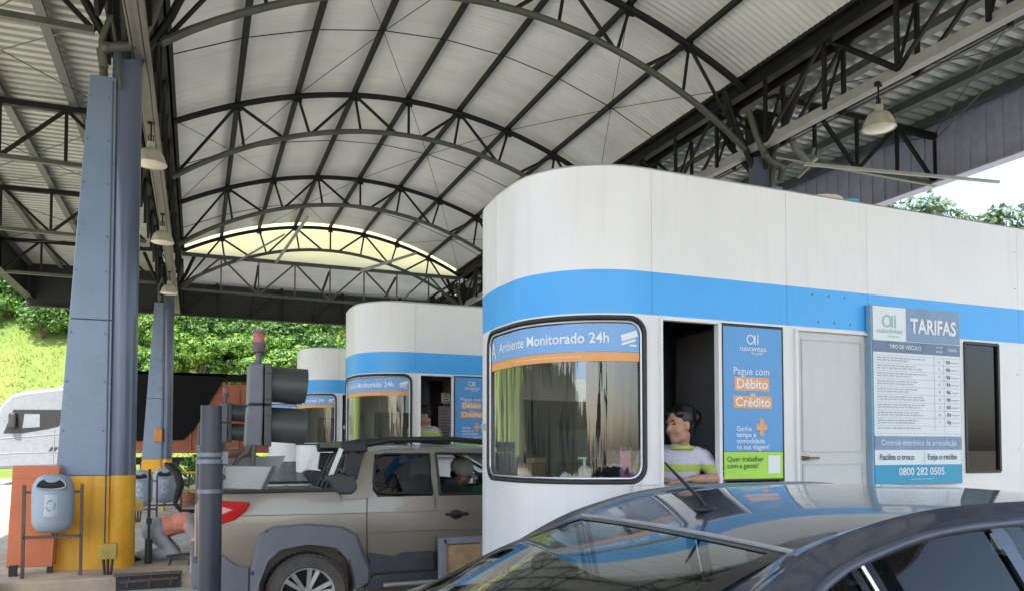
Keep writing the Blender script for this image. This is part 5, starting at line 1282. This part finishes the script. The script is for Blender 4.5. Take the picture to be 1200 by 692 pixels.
# ---- signal posts
def signal(dx, dy, dz, label):
    px, py = .082, 4.9; zb = gz(4.9) + .13
    t = thing('signal_post', label, 'signal', (px, py, zb), 'two-lamp lane signals on posts')
    mb = MB(); mb.tube([(px, py, zb), (px, py, 1.62)], .066, 24); mb.tube([(px, py, 1.60), (px, py, 1.855)], .060, 24); mb.tube([(px, py, zb), (px, py, zb + .02)], .13, 16); p_ = mb.build('post', POLEM, t, smooth=40)
    mb = MB()
    for z in (1.565, 1.525, 1.35): mb.lathe([(.067, -.014), (.073, -.012), (.073, .012), (.067, .014)], (px, py, z), seg=24)
    mb.box((px + .075, py - .01, 1.545), (.04, .05, .07)); mb.build('clamp', mat('clamp grey', (.16, .18, .21), .4, metal=.4), p_, smooth=40)
    mb = MB(); mb.tube([(px, py + .02, 1.62), (px, py + .02, 1.84)], .02, 6); mb.tube([(px + .02, py + .05, 1.56), (.20, 5.05, 1.57), (.33, 5.12, 1.58), (.33, 5.13, 1.66)], .028, 8); mb.build('arm', mat('rusty arm', (.28, .13, .07), .7, var=.3), p_, smooth=40)
    hd = MB()
    for k in (0, 1):
        z0 = 1.615 + .262 * k; o = -.012 * (1 - k)
        hd.prism([(.295 + o, 5.0, z0), (.385 + o * .5, 5.0, z0), (.385, 5.0, z0 + .255), (.300 + o * .5, 5.0, z0 + .255)], (0, 1, 0), .27)
    h = hd.build('signal_head', SIGP, t, bev=.012)
    mb = MB()
    for k in (0, 1): mb.box((.412, 5.135, 1.742 + .262 * k), (.045, .285, .258), bev=.01); 
    for z in (1.66, 1.82, 1.92, 2.08): mb.box((.41, 4.985, z), (.03, .02, .022))
    mb.build('door', DKSIG, h)
    for k, zz in enumerate((1.745, 2.005)):
        mb = MB(); q = Vector((.43, 5.135, zz)); L = .235
        def vf(u, v, r): 
            a = R(-55) + R(290) * u - R(0); ln = L * (1.0 - .10 * (1 - math.sin(math.pi * u)))
            return q + Vector((ln * v, r * math.cos(a), r * math.sin(a) - .012 * v))
        mb.grid(lambda u, v: vf(u, v, .122 + .002 * v), 36, 4, lambda u, v: vf(u, v, .114 + .002 * v)); mb.build('visor', DKSIG, h, smooth=40)
        mb = MB(); mb.lathe([(0, .03), (.06, .022), (.105, 0), (.11, -.004)], q + Vector((.006, 0, 0)), (1, 0, 0), 28); mb.build('lens', mat('dark lens %d' % k, ((.02, .08, .04), (.12, .015, .01))[k], .15), h, smooth=60)
    mb = MB(); mb.tube([(.36, 5.1, 2.13), (.36, 5.1, 2.22)], .018, 8); mb.lathe([(0, 0), (.036, 0), (.040, .01), (.040, .055), (.034, .06), (0, .06)], (.36, 5.1, 2.21), seg=20); mb.build('beacon_base', mat('beacon grey', (.10, .08, .08), .5), h, smooth=40)
    mb = MB(); mb.lathe([(0, .06), (.034, .06), (.036, .115), (.032, .125), (0, .128)], (.36, 5.1, 2.21), seg=20); b_ = mb.build('beacon_lens', mat('dusty red lens', (.42, .10, .10), .35, var=.15), h, smooth=40)
    mb = MB(); mb.lathe([(.034, .125), (.037, .125), (.037, .142), (.0, .145)], (.36, 5.1, 2.21), seg=20); mb.build('beacon_cap', mat('beacon cap', (.20, .12, .11), .5), b_, smooth=40)
    mb = MB(); mb.tube([(.31, 5.02, 1.63), (.29, 5.0, 1.58), (.25, 5.0, 1.55), (.215, 5.0, 1.50), (.245, 4.99, 1.44), (.30, 4.99, 1.44), (.325, 5.0, 1.50), (.33, 5.02, 1.62)], .016, 8); mb.build('cable', mat('cable brown', (.10, .085, .075), .6), t, smooth=60)
    # folded sheet-metal sensor housing
    mb = MB(); mb.prism([(.14, 4.93, 1.36), (.37, 4.93, 1.35), (.435, 4.93, 1.49), (.16, 4.93, 1.50)], (0, 1, 0), .12); hs = mb.build('sensor_housing', mat('zinc sheet', (.33, .335, .33), .45, metal=.3, var=.1), t, bev=.006)
    mb = MB(); mb.prism([(.15, 5.08, 1.47), (.46, 5.08, 1.40), (.535, 5.14, 1.555), (.18, 5.14, 1.545)], (0, 1, 0), .02); mb.prism([(.372, 4.932, 1.35), (.437, 4.932, 1.49), (.47, 5.06, 1.49), (.41, 5.06, 1.35)], (0, 0, 1), .004); mb.build('flap', mat('zinc sheet dull', (.25, .255, .25), .5, metal=.3), hs)
    mb = MB(); mb.tube([(px + .05, py, 1.43), (.16, 4.96, 1.43)], .022, 8); mb.build('bracket', mat('clamp grey', (.16, .18, .21), .4, metal=.4), hs)
    return t
sg_ = signal(0, 0, 0, 'nearest lane signal with two long-visored lamps and a red beacon, left of the pickup')
dup(sg_, (.08, 10.65, gz(10.65) + .13), 'second lane signal, smaller, just behind the nearest signal post')

# ---- black tube barrier frame, slender post and low rail behind the column
t = thing('barrier_frame', 'black tube frame with a bent hoop beside the kneeling worker', 'frame', (.0, 10.7, IZ))
mb = MB(); mb.tube([(-.36, 10.75, 1.40), (-.30, 10.72, 1.38), (-.22, 10.7, 1.28), (-.18, 10.7, 1.13), (-.22, 10.7, 1.0), (-.24, 10.7, .90), (-.16, 10.7, .80), (.0, 10.7, .80), (.24, 10.7, .83)], [.03, .05, .055, .055, .045, .03, .028, .028, .028], 12); mb.build('hoop', BLACK, t, smooth=50)
mb = MB(); mb.box((.10, 10.7, .86), (.42, .24, .03)); mb.build('plate', mat('worn plate', (.20, .19, .16), .6, var=.3), t)
for x in (.02, .18):
    mb = MB(); mb.bar((x, 10.68, IZ - .01), (x, 10.68, .85), .045); mb.build('leg', BLACK, t)
t = thing('slender_post', 'thin black post with a thick sleeve behind the yellow column foot', 'post', (-.50, 10.0, IZ))
mb = MB(); mb.tube([(-.50, 10.0, IZ), (-.50, 10.0, 1.36)], .016, 10); mb.build('rod', BLACK, t)
mb = MB(); mb.tube([(-.50, 10.0, IZ), (-.50, 10.0, .54)], .042, 14); mb.tube([(-.50, 10.0, .72), (-.50, 10.0, .78)], .032, 12); mb.build('sleeve', BLACK, t)
t = thing('low_rail', 'low black rail on short feet in front of the kneeling worker', 'rail', (-.1, 9.75, IZ))
mb = MB(); mb.bar((-.30, 9.75, IZ + .10), (.12, 9.72, IZ + .14), .035); mb.build('rail', BLACK, t)
for x in (-.27, -.06, .10):
    mb = MB(); mb.bar((x, 9.75, IZ - .005), (x + .04, 9.75, IZ + .12), .025); mb.build('foot', BLACK, t)
# yellow guard rail on the island beyond
t = thing('guard_rail', 'yellow painted guard rail across the lanes behind the kneeling worker', 'rail', (-.3, 17.2, gz(17)))
YR = mat('faded yellow rail', (.42, .30, .04), .6, var=.25)
mb = MB()
for z in (.55, .9): mb.tube([(-1.4, 17.2, gz(17) + z), (.9, 17.2, gz(17) + z)], .03, 8)
mb.build('rail', YR, t, smooth=60)
for x in (-1.3, -.6, .1, .8):
    mb = MB(); mb.tube([(x, 17.2, gz(17)), (x, 17.2, gz(17) + .95)], .035, 8); mb.build('post', YR, t, smooth=60)
t = thing('hose_reel', 'coiled black hose on a stand left of the pickup tail', 'hose', (.15, 12.5, gz(12.5)))
mb = MB()
for k in range(4): mb.loop([Vector((.02 + .05 * k, 12.5 + .34 * math.cos(a), .98 + .34 * math.sin(a) + gz(12))) for a in [2 * math.pi * j / 28 for j in range(28)]], .024, 8)
mb.build('coil', mat('grey hose', (.17, .18, .19), .5, var=.2), t, smooth=60)
mb = MB(); mb.tube([(.10, 12.5, gz(12.5)), (.10, 12.5, 1.2)], .03, 8); mb.box((.1, 12.5, gz(12.5) + .02), (.3, .3, .04)); mb.build('stand', BLACK, t)
for i, (x, y, lb) in enumerate(((-.15, 18.6, 'leafy green potted shrub behind the black barrier frame'), (.28, 18.9, 'yellowish potted shrub left of the second signal'))):
    t = thing('potted_shrub', lb, 'plant', (x, y, gz(y)), 'potted shrubs beyond the island')
    mb = MB(); leaf_cloud(mb, [(x, y, gz(y) + .85, .30, .28), (x + .1, y, gz(y) + 1.05, .2, .2)], 260, .07, 60 + i); mb.build('foliage', LEAF2, t, recalc=False)
    mb = MB(); mb.lathe([(0, 0), (.15, 0), (.2, .4), (.18, .4), (.17, .36), (0, .36)], (x, y, gz(y)), seg=20); mb.build('pot', mat('clay pot', (.30, .12, .06), .8), t, smooth=40)
    mb = MB(); mb.tube([(x, y, gz(y) + .3), (x + .02, y, gz(y) + .9)], .02, 6); mb.build('stem', BARK, t)
# framed wooden board at the nose of the nearest booth
t = thing('framed_board', 'small wooden board in a grey frame standing at the nose of the nearest booth', 'board', (2.0, 5.95, gz(6) + .13))
z0 = gz(5.95) + .12
mb = MB(); mb.box((2.03, 6.0, (z0 + .82) / 2), (.30, .03, .82 - z0)); b = mb.build('panel', mat('raw plywood', (.46, .30, .16), .75, var=.25, vscale=9), t)
mb = MB()
for x in (1.855, 2.205): mb.box((x, 5.99, (z0 + .875) / 2), (.055, .07, .875 - z0))
mb.box((2.03, 5.99, .855), (.35, .07, .05)); mb.box((2.03, 5.99, z0 + .05), (.35, .07, .05)); mb.build('frame', mat('frame grey', (.22, .22, .25), .6), t, bev=.005)
# ================================================================== PEOPLE
def rotm(f, up=(0, 0, 1)):
    f = Vector(f).normalized(); s = Vector(up).cross(f).normalized(); u = f.cross(s)
    return Matrix((f, s, u)).transposed()        # local axes: x forward, y left, z up
def head_parts(mb, c, f, up=(0, 0, 1), k=1.0):
    M = rotm(f, up); P = lambda x, y, z: Vector(c) + M @ (Vector((x, y, z)) * k)
    E_ = lambda x, y, z, a, b, d: mb.ell(P(x, y, z), (a * k, b * k, d * k), M, 20, 14)
    E_(-.015, 0, .035, .092, .074, .088); E_(.018, 0, -.025, .070, .060, .085); E_(.045, 0, -.092, .034, .034, .026); E_(.0, 0, -.07, .06, .056, .045)
    mb.caps(P(.080, 0, .018), P(.098, 0, -.022), .009 * k, .0135 * k, 10)
    for s in (-1, 1):
        E_(.088, s * .012, -.026, .010, .008, .008); E_(.055, s * .040, -.028, .028, .022, .026); E_(-.008, s * .074, -.004, .018, .010, .032); E_(.070, s * .030, .034, .014, .024, .008)
    E_(.081, 0, -.056, .010, .020, .006); E_(.079, 0, -.068, .010, .018, .007)
def face_children(body, c, f, up=(0, 0, 1), k=1.0):
    M = rotm(f, up); P = lambda x, y, z: Vector(c) + M @ (Vector((x, y, z)) * k)
    mb = MB()
    for s in (-1, 1): mb.ell(P(.072, s * .030, .014), (.010 * k, .013 * k, .006 * k), M, 12, 8)
    mb.build('eyes', mat('eye', (.10, .075, .06), .2), body, smooth=60)
    mb = MB()
    for s in (-1, 1): mb.tube([P(.086, s * .016, .036), P(.083, s * .032, .041), P(.070, s * .048, .034)], [.003 * k, .0042 * k, .002 * k], 6)
    mb.build('eyebrows', HAIR, body, smooth=60)
    mb = MB(); mb.ell(P(.090, 0, -.0615), (.0045 * k, .0165 * k, .0055 * k), M, 12, 8); mb.build('lips', mat('lips', (.30, .11, .09), .4), body, smooth=60)
def hand(mb, w_, d, n, k=1.0, curl=.5, thumb=1):
    """w_: wrist, d: direction of the fingers, n: back of the hand normal"""
    w_ = Vector(w_); d = Vector(d).normalized(); n = Vector(n).normalized(); s = d.cross(n).normalized() * thumb
    for i in range(4):
        o = s * (.027 - .018 * i); a = w_ + o * .6; b = w_ + d * .085 + o
        mb.caps(a, b, .013, .0105, 8)
        L = (.040, .046, .042, .033)[i]; p = b; dd = d.copy()
        for j in range(3):
            dd = (dd - n * curl * .45).normalized(); q = p + dd * L * (1, .72, .6)[j]; mb.caps(p, q, .0090 - .0008 * j, .0084 - .0008 * j, 8); p = q
    a = w_ + s * .024 + d * .02; b = a + (d * .6 + s * .8).normalized() * .042; c = b + (d * .9 + s * .25 - n * .3).normalized() * .032
    mb.caps(a, b, .0125, .0105, 8); mb.caps(b, c, .0100, .0085, 8)
def torso(mb, pel, ch, nk, sl, sr, w_=1.0, grow=0.0):
    pel, ch, nk, sl, sr = map(Vector, (pel, ch, nk, sl, sr)); ax = (sl - sr).normalized(); up = (ch - pel).normalized(); f = ax.cross(up).normalized()
    M = Matrix((f, ax, up)).transposed(); g = grow
    mid = pel.lerp(ch, .5)
    mb.ell(pel, (.125 * w_ + g, .165 * w_ + g, .14 + g), M); mb.ell(mid, (.118 * w_ + g, .150 * w_ + g, .17 + g), M); mb.ell(ch, (.118 * w_ + g, .165 * w_ + g, .16 + g), M)
    mb.caps(sl * .9 + sr * .1, sl * .1 + sr * .9, .062 + g, .062 + g); mb.caps(ch.lerp(nk, .4), nk, .075 + g * .8, .052 + g * .6)
def person(name_label, origin, J, group, shirt_m, trouser_m, hair='bun', cap=None, up=(0, 0, 1), vox=.0085, long_sleeve=False):
    t = thing('person', name_label, 'person', origin); 
    if group: t['group'] = group
    mb = MB(); head_parts(mb, J['head'], J['face'], up)
    torso(mb, J['pelvis'], J['chest'], J['neck'], J['sl'], J['sr']); hc = Vector(J['head']); M = rotm(J['face'], up)
    mb.caps(J['neck'], hc + M @ Vector((-.03, 0, -.06)), .052, .050)
    for s in 'lr':
        mb.caps(J['s' + s], J['e' + s], .050, .040); mb.caps(J['e' + s], J['w' + s], .040, .026)
        hand(mb, J['w' + s], J['hd' + s], J['hn' + s], thumb=1 if s == 'l' else -1, curl=J.get('curl', .5))
        mb.caps(J['h' + s], J['k' + s], .078, .054); mb.caps(J['k' + s], J['a' + s], .054, .036)
        a = Vector(J['a' + s]); mb.caps(a, a + Vector(J['toe']) * .14, .038, .030)
    body = remeshed(mb, 'body', SKIN, t, vox, 2)
    face_children(body, J['head'], J['face'], up)
    g = .013
    mb = MB(); torso(mb, J['pelvis'], J['chest'], J['neck'], J['sl'], J['sr'], grow=g)
    for s in 'lr':
        S, E_ = Vector(J['s' + s]), Vector(J['e' + s]); end = E_ if long_sleeve else S.lerp(E_, .86)
        mb.caps(S, end, .062, .054)
        if long_sleeve: mb.caps(E_, Vector(J['e' + s]).lerp(Vector(J['w' + s]), .9), .053, .040)
    sh = remeshed(mb, 'shirt', shirt_m, t, vox * 1.1, 3)
    nl = [v.normal.copy() for v in sh.data.vertices]
    for v, q_ in zip(sh.data.vertices, nl): v.co += q_ * (.007 * noise.noise(v.co * 11) + .006 * noise.noise(Vector((v.co.x * 9, v.co.y * 9, v.co.z * 26))))
    mb = MB()
    for s in 'lr':
        S, E_ = Vector(J['s' + s]), Vector(J['e' + s])
        if not long_sleeve: mb.tube([S.lerp(E_, .72), S.lerp(E_, .93)], [.064, .062], 18, cap=False)
    nk = Vector(J['neck'])
    mb.loop([nk + Vector((.075 * math.cos(a) - .0, .075 * math.sin(a), -.015 + .0 * math.sin(a))) for a in [2 * math.pi * k / 20 for k in range(20)]], .014, 8)
    mb.build('collar_and_cuffs', J.get('trim', mat('lime trim', (.50, .60, .10), .7)), sh, smooth=60)
    mb = MB(); torso(mb, J['pelvis'], Vector(J['pelvis']).lerp(Vector(J['chest']), .02), Vector(J['pelvis']) , J['hl'], J['hr'], grow=.0) if False else None
    mb.ell(J['pelvis'], (.16, .20, .165))
    for s in 'lr': mb.caps(J['h' + s], J['k' + s], .092, .066); mb.caps(J['k' + s], J['a' + s], .066, .050)
    remeshed(mb, 'trousers', trouser_m, t, vox * 1.2, 3)
    mb = MB()
    for s in 'lr':
        a = Vector(J['a' + s]); d = Vector(J['toe']).normalized(); mb.caps(a + Vector((0, 0, -.01)) - d * .03, a + d * .16 + Vector((0, 0, -.015)), .05, .042)
    remeshed(mb, 'shoes', BLACK, t, .012, 2)
    P = lambda x, y, z: hc + M @ Vector((x, y, z))
    mb = MB()
    mb.ell(P(-.031, 0, .050), (.096, .083, .094), M, 24, 16); mb.ell(P(-.062, 0, .005), (.052, .070, .078), M, 20, 14)
    for s in (-1, 1): mb.ell(P(.022, s * .045, .082), (.045, .030, .028), M, 16, 10); mb.ell(P(-.025, s * .060, .035), (.032, .020, .05), M, 14, 10)
    if hair == 'bun': mb.ell(P(-.148, -.01, .045), (.056, .058, .056), M, 16, 10); mb.ell(P(-.05, 0, .095), (.08, .072, .055), M, 18, 12); mb.ell(P(-.07, 0, -.035), (.045, .062, .05), M, 16, 10); mb.caps(P(-.10, 0, .03), P(-.125, 0, .03), .030, .028); mb.caps(P(-.13, 0, .02), P(-.125, .01, -.05), .024, .010)
    if hair == 'short' and not cap:
        for q in range(14): a = q * 2.4; mb.ell(P(-.03 + .07 * math.cos(a), .06 * math.sin(a), .085 + .02 * math.sin(q * 1.7)), (.032, .032, .032), M, 10, 8)
    h_ = remeshed(mb, 'hair', HAIR, body, .0065, 1)
    if cap:
        mb = MB(); mb.ell(P(-.022, 0, .066), (.120, .106, .100), M, 24, 16); 
        mb.grid(lambda u, v: P(.06 + .10 * v, (u - .5) * .15 * (1 - .25 * v * v), .075 - .03 * v - .02 * (2 * u - 1) ** 2), 8, 6, lambda u, v: P(.06 + .10 * v, (u - .5) * .15 * (1 - .25 * v * v), .068 - .03 * v - .02 * (2 * u - 1) ** 2)); mb.build('cap', cap, body, smooth=50)
    return t
def shirt_mat(name, base, z0, z1, band, z2=None, band2=None, axis='Z'):
    m = mat(name, base, .8, var=.10, vscale=5, bump=.3, bscale=14)
    n = m.node_tree.nodes; l = m.node_tree.links; p = n['Principled BSDF']; src = p.inputs['Base Color'].links[0].from_socket
    tc = n.new('ShaderNodeTexCoord'); sx = n.new('ShaderNodeSeparateXYZ'); l.new(tc.outputs['Object'], sx.inputs[0]); out = src
    for a, b, c in ((z0, z1, band), (z2, z3_, band2)) if band2 else ((z0, z1, band),):
        c1 = n.new('ShaderNodeMath'); c1.operation = 'GREATER_THAN'; c1.inputs[1].default_value = a; l.new(sx.outputs[axis], c1.inputs[0])
        c2 = n.new('ShaderNodeMath'); c2.operation = 'LESS_THAN'; c2.inputs[1].default_value = b; l.new(sx.outputs[axis], c2.inputs[0])
        ml = n.new('ShaderNodeMath'); ml.operation = 'MULTIPLY'; l.new(c1.outputs[0], ml.inputs[0]); l.new(c2.outputs[0], ml.inputs[1])
        mx = n.new('ShaderNodeMix'); mx.data_type = 'RGBA'; l.new(ml.outputs[0], mx.inputs[0]); l.new(out, mx.inputs[6]); mx.inputs[7].default_value = (*c, 1); out = mx.outputs[2]
    l.new(out, p.inputs['Base Color']); return m
NAVY = mat('navy cloth', (.03, .035, .06), .85)
# attendant at the nearest booth; the booth floor is at z=.56
FZ = .56
UNI = shirt_mat('uniform lilac grey', (.62, .60, .70), 1.445 - FZ, 1.495 - FZ, (.48, .58, .12))
J = dict(head=(3.005, 4.35, 1.755), face=(-.985, -.14, -.09), neck=(3.05, 4.395, 1.622), chest=(3.05, 4.47, 1.46), pelvis=(3.14, 4.64, 1.06), sl=(3.185, 4.35, 1.545), sr=(2.90, 4.60, 1.555),
         el=(3.255, 4.235, 1.402), wl=(2.985, 4.175, 1.402), er=(2.86, 4.70, 1.33), wr=(2.84, 4.45, 1.405), hdl=(-1, -.12, -.02), hnl=(0, 0, 1), hdr=(.3, -1, -.03), hnr=(0, 0, 1),
         hl=(3.20, 4.58, 1.03), hr=(3.08, 4.76, 1.03), kl=(2.86, 4.44, 1.04), kr=(2.74, 4.62, 1.04), al=(2.90, 4.45, .63), ar=(2.76, 4.64, .63), toe=(-1, -.3, 0), curl=.25)
person('attendant with tied black hair and lilac lime-striped shirt leaning at the nearest booth window', (3.1, 4.6, FZ), J, 'booth attendants', UNI, NAVY)
t = thing('office_chair', 'dark chair under the attendant in the nearest booth', 'chair', (3.16, 4.66, FZ))
mb = MB(); mb.box((3.14, 4.66, .90), (.46, .46, .08), bev=.03); mb.build('seat', BLACK, t)
mb = MB(); mb.box((3.40, 4.86, 1.2), (.08, .40, .42), rot=(0, 0, .6), bev=.03); mb.build('backrest', BLACK, t)
mb = MB(); mb.tube([(3.16, 4.66, FZ + .05), (3.16, 4.66, .9)], .03, 10)
for k in range(5): a = 2 * math.pi * k / 5; mb.tube([(3.16, 4.66, FZ + .08), (3.16 + .26 * math.cos(a), 4.66 + .26 * math.sin(a), FZ + .03)], .02, 6)
mb.build('base', BLACK, t)
# attendant at the second booth, standing and looking down
def shift(J, d, **kw):
    o = {}
    for k, v in J.items():
        o[k] = tuple(Vector(v) + Vector(d)) if k in ('head', 'neck', 'chest', 'pelvis', 'sl', 'sr', 'el', 'wl', 'er', 'wr', 'hl', 'hr', 'kl', 'kr', 'al', 'ar') else v
    o.update(kw); return o
F2 = FZ + .15
UNI2 = shirt_mat('uniform pale grey', (.52, .51, .56), 1.755 - F2, 1.825 - F2, (.50, .62, .12))
J2 = shift(J, (-.14, 5.76, .29), face=(-1, -.05, -.35))
J2.update(kl=(2.95, 10.36, .98), kr=(2.86, 10.50, .98), al=(3.02, 10.36, F2 + .06), ar=(2.95, 10.50, F2 + .06), wl=(2.90, 10.00, 1.57), wr=(2.72, 10.1, 1.57), el=(3.16, 10.13, 1.62), er=(2.76, 10.42, 1.62))
person('attendant with short dark hair looking down at the second booth window, above the pickup', (2.96, 10.36, F2), J2, 'booth attendants', UNI2, NAVY, hair='short')
# pickup driver in a white cap
ORG = shirt_mat('green and orange shirt', (.08, .42, .14), .34, 2.0, (.85, .27, .06), axis='X')
J3 = dict(head=(2.42, 7.20, 1.345), face=(.86, -.36, -.42), neck=(2.385, 7.20, 1.225), chest=(2.36, 7.22, 1.07), pelvis=(2.36, 7.40, .86), sl=(2.32, 7.40, 1.15), sr=(2.42, 7.03, 1.16),
          er=(2.58, 6.80, 1.235), wr=(2.86, 6.74, 1.275), el=(2.52, 7.55, 1.08), wl=(2.74, 7.50, 1.14), hdl=(1, -.1, .1), hnl=(0, 0, 1), hdr=(1, .1, .05), hnr=(0, 0, 1),
          hl=(2.40, 7.48, .90), hr=(2.40, 7.30, .90), kl=(2.82, 7.5, .96), kr=(2.82, 7.3, .96), al=(3.05, 7.5, .78), ar=(3.05, 7.3, .78), toe=(1, 0, 0), curl=.8, trim=mat('orange trim', (.7, .22, .05), .7))
person('driver in a white cap and green and orange shirt inside the pickup, stretching one arm', (2.3, 7.4, .74), J3, None, ORG, NAVY, hair='short', cap=mat('white cap cloth', (.66, .65, .62), .8), long_sleeve=True)
# worker on hands and knees behind the column
SAL = shirt_mat('salmon work shirt', (.72, .28, .19), .20, .29, (.40, .34, .34), axis='X')
g0 = IZ
J4 = dict(head=(.06, 10.28, g0 + .26), face=(.45, -.1, -.9), neck=(-.02, 10.28, g0 + .37), chest=(-.16, 10.28, g0 + .44), pelvis=(-.44, 10.30, g0 + .36), sl=(-.06, 10.45, g0 + .40), sr=(-.07, 10.12, g0 + .40),
          el=(.03, 10.47, g0 + .22), er=(.02, 10.08, g0 + .22), wl=(.12, 10.43, g0 + .035), wr=(.11, 10.12, g0 + .035), hdl=(1, -.2, 0), hnl=(0, 0, 1), hdr=(1, .1, 0), hnr=(0, 0, 1),
          hl=(-.44, 10.39, g0 + .32), hr=(-.44, 10.21, g0 + .32), kl=(-.22, 10.42, g0 + .08), kr=(-.23, 10.18, g0 + .08), al=(-.60, 10.42, g0 + .07), ar=(-.62, 10.18, g0 + .07), toe=(-1, 0, -.2), curl=.2, trim=mat('pale trim', (.5, .45, .42), .7))
person('worker in salmon shirt and grey trousers kneeling bent over behind the yellow column foot', (-.3, 10.3, g0), J4, None, SAL, mat('pale grey trousers', (.36, .37, .40), .85, var=.15, bump=.4, bscale=12), hair='short', up=(1, 0, .5))
